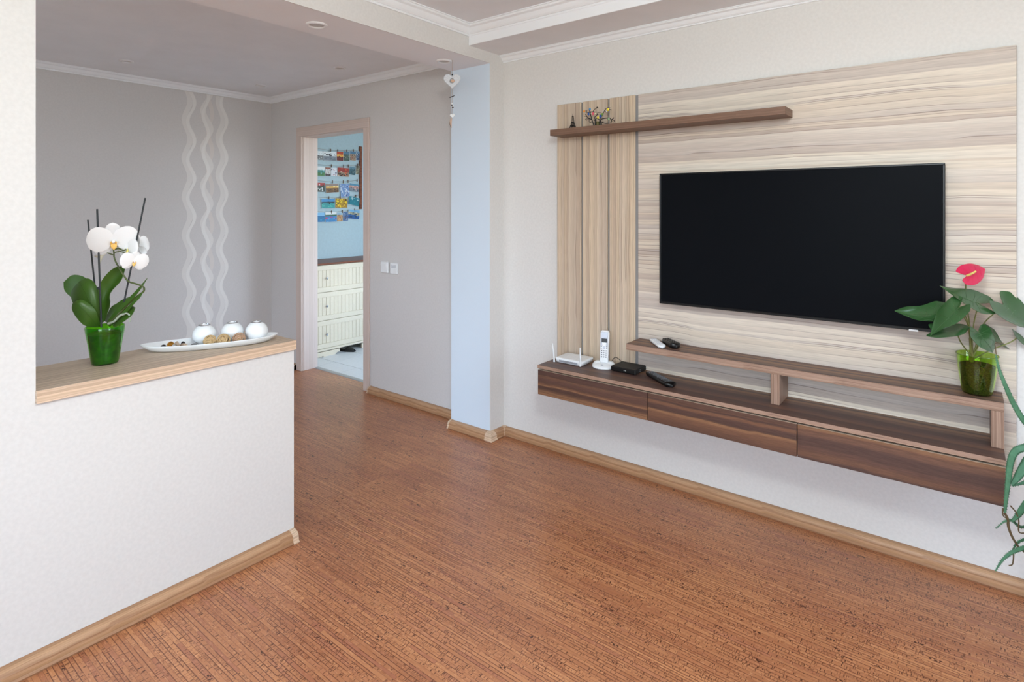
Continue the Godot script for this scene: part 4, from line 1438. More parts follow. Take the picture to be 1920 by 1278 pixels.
# ==================================================================== on the partition's shelf
func make_tray():
	var top := 0.843
	var at := Vector3(-2.392, top, 1.722)
	var ang := -0.451                     # the tray's long axis against the world's z
	var along := Vector3(sin(-ang) * 1.0, 0, -cos(ang))
	var across := Vector3(cos(ang), 0, -sin(ang))
	var place := func(u: float, v: float, y: float) -> Vector3:
		return at + along * u + across * v + Vector3.UP * y
	var o := thing("serving_tray", "long white boat shaped porcelain tray on the pale wooden partition shelf", "tray", at, 0.0)
	o.rotation.y = atan2(across.x, across.z) - PI / 2     # local x runs across, local z against the long axis
	o.basis = Basis(across, Vector3.UP, -along)
	var ring := func(half_l: float, half_w: float, y: float, tip: float) -> PackedVector3Array:
		var row := PackedVector3Array()
		for k in 64:
			var a := TAU * k / 64.0
			var z := cos(a)
			var x := sin(a)
			var w := half_w * pow(maxf(1.0 - pow(absf(z), 2.4), 0.0), 0.62)
			row.append(Vector3(w * signf(x) if absf(x) > 1e-6 else 0.0, y + tip * pow(absf(z), 6.0), z * half_l))
		return row
	var st := mb()
	var rows := [ring.call(0.0, 0.0, 0.0, 0.0), ring.call(0.19, 0.045, 0.0, 0.002), ring.call(0.215, 0.056, 0.003, 0.003), ring.call(0.236, 0.070, 0.016, 0.004), ring.call(0.247, 0.077, 0.026, 0.005), ring.call(0.2475, 0.0775, 0.028, 0.005), ring.call(0.246, 0.076, 0.0285, 0.005), ring.call(0.243, 0.073, 0.027, 0.005), ring.call(0.230, 0.064, 0.016, 0.004), ring.call(0.208, 0.052, 0.007, 0.003), ring.call(0.18, 0.042, 0.0055, 0.001), ring.call(0.0, 0.0, 0.0055, 0.0)]
	grid(st, rows, true, 1)
	obj("dish", st, M.porcelain, o)
	# three round tealight holders
	var words := ["round white ball tealight holder with a metal rim, nearest the middle of the tray", "round white ball tealight holder with a metal rim, between the two others", "round white ball tealight holder with a metal rim, at the tray's end by the hall"]
	var seats := [[-0.028, -0.024], [0.074, -0.027], [0.165, 0.0]]
	var first: Node3D = null
	for k in 3:
		var p: Vector3 = place.call(seats[k][0], seats[k][1], 0.006)
		if first == null:
			first = thing("tealight_holder", words[0], "candle holder", p, 0.0, "ball tealight holders on the tray")
			st = mb()
			var prof := []
			for i in 15:
				var a := lerpf(-1.25, 1.18, i / 14.0)
				prof.append(Vector2(0.0435 * cos(a), 0.040 + 0.0425 * sin(a)))
			prof.insert(0, Vector2(0.0, prof[0].y))
			prof.append(Vector2(0.0155, prof[-1].y - 0.001))
			prof.append(Vector2(0.0150, prof[-1].y - 0.012))
			prof.append(Vector2(0.0, prof[-1].y))
			lathe(st, prof, 36)
			obj("ball", st, M.porcelain, first)
			st = mb()
			lathe(st, [Vector2(0.0165, 0.0785), Vector2(0.021, 0.0775), Vector2(0.0225, 0.0785), Vector2(0.0215, 0.0805), Vector2(0.0175, 0.0815), Vector2(0.0165, 0.0785)], 32)
			obj("metal_rim", st, M.chrome, first)
			st = mb()
			lathe(st, [Vector2(0.0145, 0.069), Vector2(0.0148, 0.0800), Vector2(0.0140, 0.0800), Vector2(0.0138, 0.0765), Vector2(0.0, 0.0765)], 24)
			obj("tealight", st, M.white_plastic, first)
		else:
			var c := copy_of(first, "tealight_holder", words[k])
			c.position = p
	# three balls woven of rattan strands
	var woven := ["pale straw rattan ball nearest the shells on the tray", "rattan ball in the middle of the three on the tray", "rosy brown rattan ball nearest the hall end of the tray"]
	var nests := [[-0.006, 0.038], [0.042, 0.040], [0.098, 0.036]]
	for k in 3:
		var p: Vector3 = place.call(nests[k][0], nests[k][1], 0.030)
		var b := thing("rattan_ball", woven[k], "decorative ball", p, 0.0, "rattan balls on the tray")
		st = mb()
		var g := RandomNumberGenerator.new()
		g.seed = 300 + k
		for i in 26:
			var ax := Vector3(g.randfn(), g.randfn(), g.randfn()).normalized()
			var e := ax.cross(Vector3(0.3, 0.9, 0.2)).normalized()
			var f := ax.cross(e)
			var lift := g.randf_range(-0.35, 0.35)
			var r := 0.0232 + g.randf_range(-0.0007, 0.0012)
			var rr := []
			for q in 23:
				var a := TAU * q / 22.0
				var dir := (e * cos(a) + f * sin(a)) * sqrt(1.0 - lift * lift) + ax * (lift + 0.05 * sin(3.0 * a + i))
				rr.append(dir.normalized() * r)
			tube(st, rr, 0.0012, -1.0, 4, 22)
		var strands := obj("strands", st, M.rattan_rose if k == 2 else M.rattan, b)
		strands.set_meta("kind", "stuff")
		st = mb()
		ball(st, Vector3.ZERO, Vector3.ONE * 0.0165, 16, 10)
		obj("core", st, M.rattan, b)
	# pebbles and shells
	var pebbles := [[-0.170, -0.014, 0.014, 0.009, "pebble_dark", "dark oval pebble nearest the tray's tip"], [-0.103, -0.026, 0.010, 0.011, "pebble_dark", "small dark upright pebble behind the shells"], [-0.065, -0.006, 0.017, 0.006, "pebble_grey", "flat grey pebble on the gravel in front of the first ball"], [-0.045, 0.003, 0.011, 0.005, "pebble_grey", "small grey pebble touching the first white ball"], [-0.030, 0.030, 0.009, 0.005, "pebble_dark", "small black pebble beside the straw rattan ball"], [-0.040, 0.033, 0.007, 0.004, "pebble_dark", "tiniest black pebble on the tray's front side"]]
	for p: Array in pebbles:
		var b := thing("pebble", p[5], "pebble", place.call(p[0], p[1], 0.006), rng.randf() * 3.0, "pebbles on the tray")
		st = mb()
		ball(st, Vector3(0, p[3] * 0.8, 0), Vector3(p[2], p[3], p[2] * 0.7), 14, 9)
		obj("stone", st, M[p[4]], b)
	var shells := [[-0.142, -0.012, 0.025, "shell_gold", "golden open seashell beside the dark oval pebble"], [-0.117, -0.010, 0.025, "shell", "pale pinkish ribbed seashell standing upright on the tray"], [-0.098, 0.002, 0.017, "shell", "small pale seashell lying before the upright one"]]
	for k in 3:
		var p: Array = shells[k]
		var b := thing("seashell", p[4], "seashell", place.call(p[0], p[1], 0.008), -0.9 + 0.8 * k, "seashells on the tray")
		st = mb()
		var rws := []
		for i in 9:
			var t := i / 8.0
			var row := PackedVector3Array()
			for j in 17:
				var a := (j / 16.0 - 0.5) * 2.3
				var r: float = p[2] * t * (1.0 + 0.05 * cos(j * PI))
				row.append(Vector3(r * sin(a), p[2] * (0.25 + 0.75 * t) * cos(a) * 0.9, p[2] * 0.55 * sin(PI * t * 0.9) * cos(a)))
			rws.append(row)
		skin(st, rws, 0.0014)
		obj("valve", st, M[p[3]], b)
	# fine gravel strewn on the tray's floor
	st = mb()
	for i in 220:
		var p: Vector3 = place.call(rng.randf_range(-0.13, -0.02), rng.randf_range(-0.026, 0.026), 0.0075)
		var r := rng.randf_range(0.0012, 0.0026)
		ball(st, p, Vector3(r, r * 0.7, r), 5, 3)
	var gr := obj("gravel", st, M.pebble_grey)
	tag(gr, "fine grey gravel strewn between pebbles and shells on the tray", "gravel", "", "stuff")


# ==================================================================== plants
var plant: Node3D = null

func leaf(called: String, mat: Material, lines: Array, thick := 0.0009) -> MeshInstance3D:
	var st := mb()
	blade(st, lines, thick)
	return obj(called, st, mat, plant)


func midrib(of: MeshInstance3D, line: Array, r: float, mat: Material):
	var pts := spots(line)
	var raised := []
	for p in pts:
		raised.append(p + Vector3(0, 0.0004, 0.0006))
	var st := mb()
	tube(st, raised, r, r * 0.3, 6)
	obj("midrib", st, mat, of)


func orchid_leaf(called: String, mat: Material, lines: Array):
	var l := leaf(called, mat, lines, 0.0016)
	midrib(l, lines[0], 0.0009, mat)


func lobed(lines: Array) -> Array:
	# rounds the heart-shaped lobes behind the stalk: three lists of points in millimetres
	var out := []
	var s := spots(lines[0])
	var back: Vector3 = (s[0] - s[s.size() - 1]).normalized()
	var mid := [s[0], s[0].lerp(s[1], 0.03), s[0].lerp(s[1], 0.12), s[0].lerp(s[1], 0.45)]
	for i in range(1, s.size()):
		mid.append(s[i])
	out.append(mid)
	for k in [1, 2]:
		var e := spots(lines[k])
		var w: float = (e[0] - s[0]).length()
		var edge := [s[0], s[0].lerp(e[0], 0.5) + back * w * 0.12, e[0] + back * w * 0.06, e[0].lerp(e[1], 0.45) + (e[0].lerp(e[1], 0.45) - s[0]).normalized() * w * 0.10]
		for i in range(1, e.size()):
			edge.append(e[i])
		out.append(edge)
	var flat := []
	for l: Array in out:
		var f := []
		for p: Vector3 in l:
			f.append_array([p.x * 1000.0, p.y * 1000.0, p.z * 1000.0])
		flat.append(f)
	return flat


func on_leaf(lines: Array, t: float, u: float) -> Vector3:
	# the point of a leaf at T along it, U across it (-1 and 1 at the edges)
	var ps: Vector3 = catmull(spots(lines[0]), t)
	var pl: Vector3 = catmull(spots(lines[1]), t)
	var pr: Vector3 = catmull(spots(lines[2]), t)
	return pl * (u * (u - 1.0) * 0.5) + ps * (1.0 - u * u) + pr * (u * (u + 1.0) * 0.5)


func anthurium_leaf(called: String, mat: Material, given: Array):
	var lines := lobed(given)
	var st := mb()
	blade(st, lines, 0.0008, 26, 8)
	var l := obj(called, st, mat, plant)
	var lift := Vector3(0.0001, 0.0003, 0.0004)
	if called == "leaf":
		midrib(l, lines[0], 0.0009, M.rib)
		st = mb()
		for sg: float in [-1.0, 1.0]:
			for q: Array in [[0.10, 0.22, 0.8], [0.40, 0.54, 0.85], [0.52, 0.66, 0.85], [0.64, 0.77, 0.85]]:
				var pts := []
				for k in 5:
					var f := k / 4.0
					pts.append(on_leaf(lines, lerpf(q[0], q[1], f * f), sg * q[2] * f) + lift)
				tube(st, pts, 0.0005, 0.0002, 5, 10)
		obj("veins", st, M.rib, l)
	else:
		# raised net of veins of the red bract, of its own waxy substance
		st = mb()
		for sg: float in [-1.0, 1.0]:
			for q in 7:
				var pts := []
				for k in 5:
					var f := 0.05 + 0.87 * k / 4.0
					pts.append(on_leaf(lines, clampf(0.12 + 0.115 * q + 0.10 * f * f, 0.0, 0.99), sg * f) + lift)
				tube(st, pts, 0.0009, 0.0006, 6, 10)
		obj("veins", st, M.spathe, l)


func stalk(called: String, mat: Material, flat: Array, r: float, taper := 1.0):
	var st := mb()
	tube(st, spots(flat), r, r * taper, 8)
	obj(called, st, mat, plant)


func orchid_tube(called: String, mat: Material, flat: Array, r: float):
	stalk(called, mat, flat, r, 0.6 if called == "flower_spike" else 1.0)


func anthurium_tube(called: String, mat: Material, flat: Array, r: float):
	stalk(called, mat, flat, r, 0.7 if called == "spadix" else 1.0)


func glass_pot(prof_out: Array, mat: Material, wall := 0.0028):
	# a pot of clear tinted plastic with a real wall
	var prof := []
	for p: Vector2 in prof_out:
		prof.append(p)
	var n := prof_out.size()
	prof.append(Vector2(prof_out[n - 1].x - wall, prof_out[n - 1].y))
	for i in range(n - 2, 0, -1):
		prof.append(Vector2(prof_out[i].x - wall, maxf(prof_out[i].y, wall * 1.4)))
	prof.append(Vector2(0.0, wall * 1.4))
	var st := mb()
	lathe(st, prof, 48)
	obj("pot", st, mat, plant)


func bloom(at: Vector3, face: Vector3, roll: float, size: float, lip: Material, called := "flower"):
	# a moth orchid flower: two broad petals, three sepals behind them, a lip and a column; it looks along FACE
	var z := face.normalized()
	var x := Vector3.UP.cross(z).normalized()
	var y := z.cross(x)
	var b := Basis(x, y, z) * Basis(Vector3(0, 0, 1), roll)
	var f := Node3D.new()
	f.name = called
	plant.add_child(f, true)
	f.transform = Transform3D(b.scaled_local(Vector3.ONE * size), at)
	var sepal := [[[0, 3, -2, 0, 14, -3, 0, 30, -3, 0, 43, -2, 0, 50, -4], [-3, 3, -3, -12, 14, -5, -16, 30, -6, -11, 44, -5, 0, 50, -4], [3, 3, -3, 12, 14, -5, 16, 30, -6, 11, 44, -5, 0, 50, -4]]]
	for a: float in [0.0, 2.25, -2.25]:
		var st := mb()
		blade(st, sepal[0], 0.0009, 10, 6)
		var p := obj("sepal", st, M.petal, f)
		p.rotation.z = a
	for s in [1, -1]:
		var st := mb()
		blade(st, [[2 * s, 1, 0, 16 * s, 6, 3, 34 * s, 9, 4, 46 * s, 9, 3, 56 * s, 8, 0], [-3 * s, 8, 0, 6 * s, 32, 1, 30 * s, 42, 1, 48 * s, 32, 1, 56 * s, 8, 0], [2 * s, -1, 0, 12 * s, -17, 2, 32 * s, -25, 2, 50 * s, -15, 1, 56 * s, 8, 0]], 0.0009, 12, 8)
		obj("petal", st, M.petal, f)
	var st := mb()
	blade(st, [[0, 0, 3, 0, -8, 9, 0, -16, 12, 0, -23, 13], [-2, 0, 3, -8, -7, 6, -7, -16, 9, 0, -23, 13], [2, 0, 3, 8, -7, 6, 7, -16, 9, 0, -23, 13]], 0.0009, 8, 4)
	for s in [1, -1]:
		blade(st, [[1 * s, 0, 3, 6 * s, 0, 9, 9 * s, 3, 13], [1 * s, 2, 3, 6 * s, 6, 8, 9 * s, 3, 13], [1 * s, -2, 3, 7 * s, -4, 9, 9 * s, 3, 13]], 0.0008, 6, 4)
	obj("lip", st, lip, f).scale = Vector3(0.8, 0.75, 0.9)
	st = mb()
	ball(st, Vector3(0, 0.003, 0.006), Vector3(0.004, 0.004, 0.006), 10, 6)
	obj("column", st, M.petal, f)


func make_orchid():
	plant = thing("potted_orchid", "white flowering moth orchid with three dark stakes in a deep green clear pot", "potted plant", Vector3(-2.4338, 0.843, 2.0778), TURN)
	glass_pot([Vector2(0.0, 0.0), Vector2(0.034, 0.0), Vector2(0.0395, 0.003), Vector2(0.042, 0.010), Vector2(0.0475, 0.045), Vector2(0.0535, 0.085), Vector2(0.059, 0.118), Vector2(0.0605, 0.133), Vector2(0.0597, 0.1345)], M.green_pot)
	var st := mb()
	lathe(st, [Vector2(0.0, 0.006), Vector2(0.037, 0.006), Vector2(0.043, 0.045), Vector2(0.0488, 0.085), Vector2(0.0525, 0.109), Vector2(0.044, 0.113), Vector2(0.0, 0.115)], 32)
	obj("bark_mix", st, M.bark, plant)
	orchid_leaf("leaf", M.orchid_leaf, [[-28,142,-10,-70,204,-30,-116,249,-40,-163,275,-50,-188,285,-50], [-24,146,-10,-57,245,-40,-109,297,-60,-160,311,-60,-188,285,-50], [-36,138,-10,-89,194,-20,-138,227,-30,-176,255,-40,-188,285,-50]])
	orchid_leaf("leaf", M.orchid_leaf, [[-19,142,0,-24,202,25,-43,246,30,-64,277,25,-86,296,10], [-13,144,0,-12,214,10,-25,275,5,-59,305,0,-86,296,10], [-25,140,0,-56,174,20,-100,211,15,-115,256,10,-86,296,10]])
	orchid_leaf("leaf", M.orchid_leaf, [[-18,134,10,-23,172,40,-40,207,55,-55,223,60,-75,224,55], [-10,140,10,-11,193,30,-38,229,40,-58,236,50,-75,224,55], [-25,132,10,-38,143,45,-64,172,50,-77,203,55,-75,224,55]])
	orchid_leaf("leaf", M.orchid_leaf, [[-13,144,0,-16,200,-15,-6,251,-25,22,305,-30,55,349,-30], [-19,147,0,-36,231,-5,-22,292,-10,18,339,-15,55,349,-30], [-2,151,0,19,209,0,16,252,-5,49,297,-15,55,349,-30]])
	orchid_leaf("leaf", M.orchid_leaf, [[6,140,0,55,191,10,108,240,15,133,271,10,156,307,5], [3,141,0,47,195,4,100,244,9,126,274,4,156,307,5], [9,139,0,64,189,16,115,236,21,139,269,16,156,307,5]])
	orchid_leaf("leaf", M.orchid_leaf, [[15,134,0,77,178,20,118,221,25,135,242,20,146,257,15], [13,136,0,69,182,14,110,223,19,129,245,14,146,257,15], [19,133,0,82,175,23,123,218,28,143,240,26,146,257,15]])
	orchid_leaf("leaf", M.orchid_leaf, [[46,136,20,73,161,20,96,182,20,111,195,20,122,203,20], [29,136,0,50,170,0,75,199,0,94,205,0,109,199,0], [62,137,35,96,160,35,117,177,35,126,190,35,132,205,35]])
	orchid_leaf("leaf", M.orchid_leaf, [[-10,145,-20,15,186,-20,34,203,-20,56,217,-20,75,234,-20], [-21,147,-30,0,194,-30,20,208,-30,43,223,-30,68,233,-30], [3,146,-10,30,184,-10,51,201,-10,70,215,-10,82,236,-10]])
	orchid_tube("flower_spike", M.spike, [18,146,12,56,177,12,100,224,12,132,249,12,146,260,12,147,274,12,136,281,12,113,289,12,92,296,12,75,317,12,62,338,12,48,363,12,41,382,12,40,397,12,37,418,12], 0.0038)
	orchid_tube("flower_stalk", M.spike, [41,390,12,27,394,12,14,399,12,5,401,12], 0.0021)
	orchid_tube("flower_stalk", M.spike, [40,409,12,56,413,12,73,407,12,85,411,12], 0.0025)
	orchid_tube("flower_stalk", M.spike, [41,399,12,64,403,12,90,390,12,106,375,12], 0.0019)
	orchid_tube("aerial_root", M.root, [32,148,30,53,157,30,72,176,30,87,182,30], 0.0042)
	orchid_tube("aerial_root", M.root, [83,180,30,98,185,30,110,174,30,108,155,30], 0.0031)
	orchid_tube("support_stake", M.stake, [-91,514,-40,-50,124,-40], 0.0028)
	orchid_tube("support_stake", M.stake, [-7,554,30,8,135,30], 0.0031)
	orchid_tube("support_stake", M.stake, [141,594,-5,48,135,-5], 0.0029)
	for p: Vector3 in [Vector3(-0.082, 0.436, -0.04), Vector3(-0.003, 0.274, 0.03), Vector3(0.081, 0.295, -0.003)]:
		st = mb()
		lathe(st, [Vector2(0.0032, -0.004), Vector2(0.0048, -0.003), Vector2(0.0048, 0.003), Vector2(0.0032, 0.004)], 10, p)
		tube(st, [p + Vector3(0.003, 0.001, 0), p + Vector3(0.009, -0.003, 0.003)], 0.0014, 0.001, 5)
		obj("clip", st, M.stake, plant)
	bloom(Vector3(0.046, 0.438, 0.022), Vector3(0.56, -0.42, 0.86), 0.04, 1.42, M.lip)
	bloom(Vector3(0.088, 0.410, 0.006), Vector3(-0.30, 0.06, 0.95), 0.1, 0.85, M.lip_yellow)
	bloom(Vector3(0.116, 0.366, 0.018), Vector3(0.62, -0.28, 0.76), -0.15, 0.80, M.lip)
	bloom(Vector3(-0.022, 0.420, -0.014), Vector3(-0.64, 0.1, 0.77), 0.2, 0.85, M.lip_yellow)
	bloom(Vector3(0.112, 0.420, -0.016), Vector3(0.26, 0.1, -0.97), -0.1, 0.85, M.lip_yellow)
	for q: Array in [[[5, 401, 12, -2, 392, 12, -8, 372, 14, -12, 352, 16], 0.010], [[-4, 396, 8, -22, 384, 6, -34, 386, 4], 0.005]]:
		st = mb()
		tube(st, spots(q[0]), q[1], 0.002, 8)
		obj("withered_flower", st, M.bud, plant)


func make_anthurium():
	plant = thing("potted_anthurium", "anthurium with one glossy red flower in a clear lime green pot", "potted plant", Vector3(0.0323, 0.725, 0.1055), TURN)
	glass_pot([Vector2(0.0, 0.0), Vector2(0.037, 0.0), Vector2(0.043, 0.003), Vector2(0.046, 0.012), Vector2(0.0525, 0.055), Vector2(0.058, 0.100), Vector2(0.0620, 0.140), Vector2(0.0634, 0.142), Vector2(0.0628, 0.144)], M.lime_pot, 0.0022)
	var st := mb()
	lathe(st, [Vector2(0.0, 0.006), Vector2(0.039, 0.006), Vector2(0.0425, 0.012), Vector2(0.0475, 0.050), Vector2(0.0520, 0.090), Vector2(0.0535, 0.104), Vector2(0.044, 0.109), Vector2(0.0, 0.111)], 32)
	obj("soil", st, M.soil, plant)
	anthurium_leaf("leaf", M.anthurium_leaf, [[-33,336,50,-71,347,60,-109,364,60,-139,384,50,-166,398,40], [46,341,10,19,363,10,-39,383,20,-113,389,30,-166,398,40], [8,307,70,-57,309,90,-106,335,90,-139,366,70,-166,398,40]])
	anthurium_leaf("leaf", M.anthurium_leaf, [[-142,331,100,-175,307,110,-203,281,110,-220,255,100,-235,230,90], [-111,360,70,-141,359,60,-185,315,60,-218,273,80,-235,230,90], [-122,344,120,-140,322,140,-180,285,140,-214,261,120,-235,230,90]])
	anthurium_leaf("leaf", M.anthurium_leaf, [[-134,312,30,-175,292,20,-216,291,10,-258,295,0,-301,301,0], [-117,330,0,-149,334,-10,-198,318,-10,-258,316,0,-301,301,0], [-166,279,60,-207,275,60,-243,275,40,-275,287,20,-301,301,0]])
	anthurium_leaf("leaf", M.anthurium_leaf, [[-204,239,60,-183,240,75,-152,243,80,-119,251,80,-81,256,70], [-197,258,30,-159,258,30,-122,262,40,-92,262,50,-81,256,70], [-246,230,90,-214,225,100,-175,231,110,-127,238,100,-81,256,70]])
	anthurium_leaf("leaf", M.anthurium_leaf, [[-52,239,70,-49,226,80,-42,210,90,-27,191,90,-10,168,80], [-95,260,90,-109,229,110,-85,201,110,-50,182,100,-10,168,80], [-9,258,40,8,245,50,13,214,60,6,186,70,-10,168,80]])
	anthurium_leaf("leaf", M.anthurium_leaf, [[70,329,30,85,310,40,99,290,50,128,267,50,158,246,50], [86,369,0,125,367,0,149,341,10,170,302,20,158,246,50], [-1,343,60,-2,309,80,27,285,90,86,260,80,158,246,50]])
	anthurium_leaf("leaf", M.anthurium_leaf, [[27,240,0,67,215,-10,107,187,-20,140,163,-20,172,139,-20], [44,250,-20,91,224,-30,127,198,-30,159,169,-30,172,139,-20], [13,231,20,42,202,15,76,180,10,119,160,0,172,139,-20]])
	anthurium_leaf("leaf", M.anthurium_leaf, [[103,240,30,116,223,30,134,206,30,153,188,30,174,173,30], [112,238,20,131,225,20,150,209,20,170,190,20,183,171,20], [94,242,40,102,221,40,119,200,40,138,185,40,165,175,40]])
	anthurium_leaf("spathe", M.spathe, [[-76,435,50,-59,439,50,-36,444,45,-17,449,40,5,456,30], [-99,448,30,-76,468,20,-35,474,10,-2,467,10,5,456,30], [-107,422,70,-102,407,80,-64,405,70,-21,424,50,5,456,30]])
	anthurium_tube("spadix", M.spadix, [-78,435,52,-71,444,65,-60,453,70], 0.0045)
	anthurium_tube("flower_stem", M.petiole, [-76,433,50,-65,400,30,-37,322,0,-27,244,0,-21,139,0], 0.0021)
	anthurium_tube("petiole", M.petiole, [-33,336,50,-26,304,30,-22,242,10,-20,139,0], 0.0021)
	anthurium_tube("petiole", M.petiole, [-142,331,100,-98,296,70,-51,240,30,-23,139,0], 0.0021)
	anthurium_tube("petiole", M.petiole, [-134,312,30,-74,291,20,-39,242,10,-23,139,0], 0.0021)
	anthurium_tube("petiole", M.petiole, [-204,239,60,-128,233,60,-82,192,30,-29,137,10], 0.0021)
	anthurium_tube("petiole", M.petiole, [-52,239,70,-33,212,50,-16,175,20,-18,135,0], 0.0021)
	anthurium_tube("petiole", M.petiole, [70,329,30,46,296,20,19,260,10,8,215,0,-16,135,0], 0.0021)
	anthurium_tube("petiole", M.petiole, [27,240,0,20,205,0,-4,156,0,-16,131,0], 0.0021)
	anthurium_tube("petiole", M.petiole, [124,212,30,102,190,20,50,164,10,-12,127,0], 0.0021)
	anthurium_tube("stem", M.stem, [-23,201,0,-21,166,0,-20,139,0,-21,115,0], 0.0059)


func aloe_blade(line: Array, half_w: float, half_end: float):
	# a long tapering leaf, thick in the middle, with small teeth along both edges
	var pts := spots(line)
	var n := (pts.size() - 1) * 6
	var st := mb()
	var rows := []
	var sides := []
	for i in n + 1:
		var t := float(i) / n
		var p: Vector3 = catmull(pts, t)
		var d: Vector3 = (catmull(pts, minf(t + 0.02, 1.0)) - catmull(pts, maxf(t - 0.02, 0.0))).normalized()
		var to_room := Vector3(0.2, 0.25, 0.95)
		var s := d.cross(to_room).normalized()
		var up := s.cross(d)
		var w := lerpf(half_w, half_end, t * t)
		if i == n:
			w *= 0.2
		rows.append(PackedVector3Array([p + s * w, p + s * w * 0.5 - up * w * 0.30, p - up * w * 0.36, p - s * w * 0.5 - up * w * 0.30, p - s * w, p - s * w * 0.5 + up * w * 0.05, p + up * w * 0.0, p + s * w * 0.5 + up * w * 0.05]))
		sides.append([p, s, up, w, d])
	grid(st, rows, true, 1)
	var l := obj("leaf", st, M.aloe, plant)
	st = mb()
	for i in range(2, n * 2, 2):
		var q: Array = sides[i / 2]
		var base: Vector3 = q[0]
		if i % 2 == 1:
			base = (sides[i / 2][0] + sides[mini(i / 2 + 1, n)][0]) * 0.5
		for sg: float in [-1.0, 1.0]:
			var e: Vector3 = base + q[1] * sg * q[3] * 0.96
			tube(st, [e, e + q[1] * sg * 0.0024 - q[4] * -0.0018], 0.0013, 0.0002, 4)
	obj("teeth", st, M.aloe, l)


func aloe_stem(line: Array, r: float):
	stalk("stem", M.aloe_stem, line, r, 0.8)


func make_aloe():
	plant = thing("potted_aloe", "sprawling toothed aloe hanging past the cabinet's end from a pale pot", "potted plant", Vector3(0.30, 0.0, 0.45))
	var st := mb()
	lathe(st, [Vector2(0.0, 0.352), Vector2(0.075, 0.352), Vector2(0.085, 0.36), Vector2(0.118, 0.52), Vector2(0.126, 0.525), Vector2(0.126, 0.545), Vector2(0.116, 0.545), Vector2(0.112, 0.51), Vector2(0.0, 0.505)], 40)
	obj("pot", st, M.stone_pot, plant)
	st = mb()
	lathe(st, [Vector2(0.108, 0.49), Vector2(0.111, 0.515), Vector2(0.0, 0.522)], 24)
	obj("soil", st, M.soil, plant)
	aloe_blade([-126,666,-53,-158,658,-28,-180,646,-10,-191,613,-2,-196,561,2,-201,508,6,-205,455,9], 0.0107, 0.0033)
	aloe_blade([-121,636,-120,-148,593,-86,-172,552,-55,-188,533,-29], 0.0157, 0.0025)
	aloe_blade([-128,555,-102,-152,533,-83,-187,525,-43], 0.0058, 0.0017)
	aloe_blade([-117,523,-85,-151,478,-46,-174,448,-15,-188,428,-4], 0.0116, 0.0017)
	aloe_blade([-128,369,-26,-160,359,-1,-188,346,21,-211,323,39,-230,287,55], 0.0066, 0.0010)
	aloe_blade([-135,714,-8,-163,757,14,-185,802,19,-205,858,34,-220,907,33,-227,947,27], 0.0083, 0.0010)
	aloe_blade([-123,409,-93,-163,401,-49,-187,432,-5,-205,430,9,-228,407,28], 0.0041, 0.0008)
	aloe_blade([-124,361,-80,-150,364,-59,-173,358,-29,-185,342,-6], 0.0041, 0.0017)
	aloe_stem([-205,455,9,-198,438,4,-196,413,2,-188,385,-4,-176,359,-13,-169,347,-19], 0.0038)
	aloe_stem([-169,347,-19,-139,318,-43], 0.0033)
	aloe_stem([-183,346,-8,-184,313,-7,-187,296,-5,-195,293,1], 0.0020)
	aloe_stem([-210,471,13,-209,448,12,-198,438,4], 0.0020)
	aloe_stem([-226,947,25,-228,971,28,-228,982,28,-208,982,11], 0.0013)
	aloe_stem([-191,478,-2,-178,458,-12,-171,433,-17,-169,395,-19,-139,399,-43], 0.0021)
	var s := thing("plant_stool", "plain dark wooden plant stool carrying the aloe pot beside the cabinet", "stool", Vector3(0.30, 0.0, 0.45))
	st = mb()
	lathe(st, [Vector2(0.0, 0.325), Vector2(0.125, 0.325), Vector2(0.13, 0.330), Vector2(0.13, 0.347), Vector2(0.125, 0.352), Vector2(0.0, 0.352)], 40)
	obj("seat", st, M.walnut, s)
	for k in 4:
		var a := TAU * (k + 0.5) / 4.0
		st = mb()
		tube(st, [Vector3(0.095 * cos(a), 0.0, 0.095 * sin(a)), Vector3(0.080 * cos(a), 0.33, 0.080 * sin(a))], 0.011, 0.014, 10)
		obj("leg", st, M.walnut, s)


# ==================================================================== the hanging hearts
func heart(r: float, hole: float, depth: float) -> SurfaceTool:
	var st := mb()
	var outer := []
	var inner := []
	var n := 48
	for i in n:
		var a := TAU * i / n
		var x := 16.0 * pow(sin(a), 3.0)
		var y := 13.0 * cos(a) - 5.0 * cos(2.0 * a) - 2.0 * cos(3.0 * a) - cos(4.0 * a)
		outer.append(Vector2(x, y + 1.0) / 16.0 * r)
		inner.append(Vector2(sin(a), cos(a)) * hole)
	var ring := func(s: float, z: float) -> PackedVector3Array:
		var row := PackedVector3Array()
		for p: Vector2 in outer:
			row.append(Vector3(p.x * s, p.y * s, z))
		return row
	var core := func(z: float) -> PackedVector3Array:
		var row := PackedVector3Array()
		for p: Vector2 in inner:
			row.append(Vector3(p.x, p.y, z))
		return row
	var d := depth * 0.5
	var rows := [core.call(-d), ring.call(0.93, -d), ring.call(1.0, -d * 0.4), ring.call(1.0, d * 0.4), ring.call(0.93, d), core.call(d), core.call(-d)]
	for i in rows.size() - 1:
		grid(st, [rows[i], rows[i + 1]], true, 10 + i)
	return st


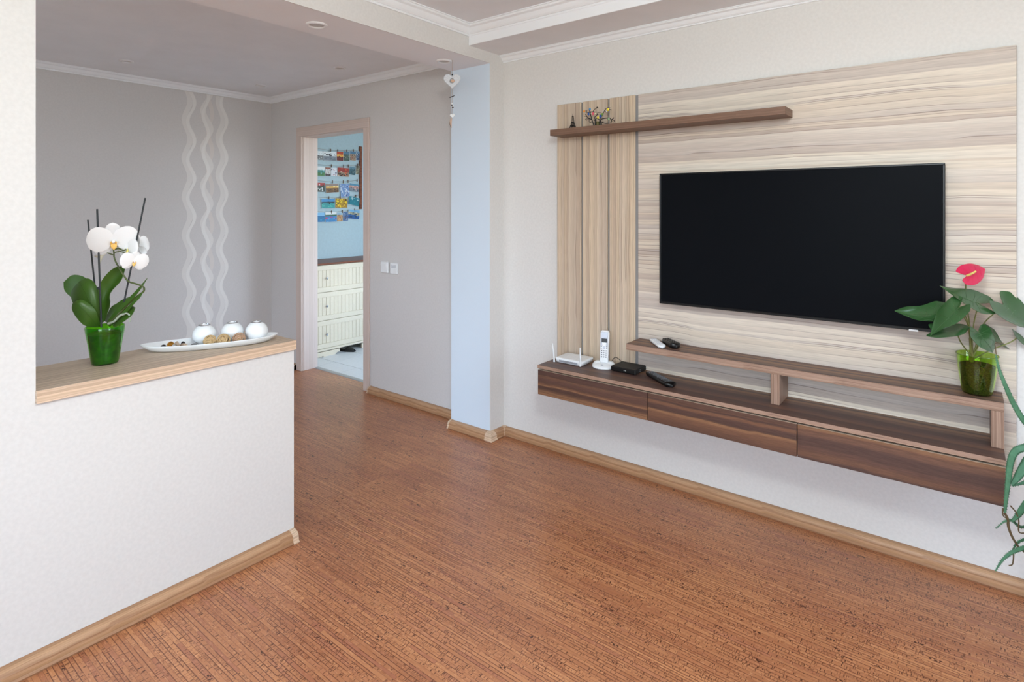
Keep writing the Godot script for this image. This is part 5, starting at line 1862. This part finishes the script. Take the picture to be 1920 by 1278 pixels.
func make_garland():
	var o := thing("heart_garland", "string of weathered white wooden hearts and beads hanging from the beam", "hanging decoration", Vector3(-2.4041, 2.279, 0.3216), TURN)
	var st := mb()
	tube(st, [Vector3(0, 0, 0), Vector3(0, -0.20, 0), Vector3(-0.003, -0.36, 0)], 0.0011, -1.0, 6)
	obj("cord", st, M.cord, o)
	var h := obj("heart", heart(0.051, 0.0155, 0.012), M.weathered, o)
	h.position = Vector3(-0.001, -0.124, 0)
	st = mb()
	lathe(st, [Vector2(0.0, -0.003), Vector2(0.0095, -0.003), Vector2(0.0105, 0.0), Vector2(0.0095, 0.003), Vector2(0.0, 0.003)], 20)
	var disc := obj("wooden_disc", st, M.raw_wood, o)
	disc.rotation.x = PI / 2
	disc.position = Vector3(0.003, -0.123, 0.0)
	st = mb()
	ball(st, Vector3(0, -0.086, 0.002), Vector3.ONE * 0.0045, 12, 8)
	obj("dark_bead", st, M.iron, o)
	st = mb()
	tube(st, [Vector3(-0.016, -0.222, 0.003), Vector3(0.013, -0.211, 0.003)], 0.0026, 0.0022, 7)
	obj("twig", st, M.iron, o)
	for b: Array in [[-0.002, -0.258, 0.0048, "white"], [-0.002, -0.267, 0.0042, "dark"], [0.004, -0.273, 0.0050, "white"], [0.004, -0.281, 0.0044, "dark"]]:
		st = mb()
		ball(st, Vector3(b[0], b[1], 0.001), Vector3.ONE * b[2], 12, 8)
		obj("white_bead" if b[3] == "white" else "dark_bead", st, M.white_plastic if b[3] == "white" else M.iron, o)
	st = mb()
	st = heart(0.0145, 0.0008, 0.007)
	h = obj("small_heart", st, M.porcelain, o)
	h.position = Vector3(0.001, -0.330, 0.001)
	h.rotation.z = 0.15
	st = mb()
	blade(st, [[-6, -345, 3, -9, -360, 4, -9, -375, 3, -4, -402, 2], [-2, -345, 3, -3, -360, 2, -4, -378, 2, -4, -402, 2], [-8, -347, 3, -13, -360, 2, -13, -376, 2, -4, -402, 2]], 0.0025, 8, 4)
	obj("wooden_drop", st, M.raw_wood, o)
	st = mb()
	tube(st, spots([-13, -362, 3, -14, -380, 3, -6, -403, 2]), 0.002, 0.0012, 6)
	obj("dark_twig", st, M.iron, o)
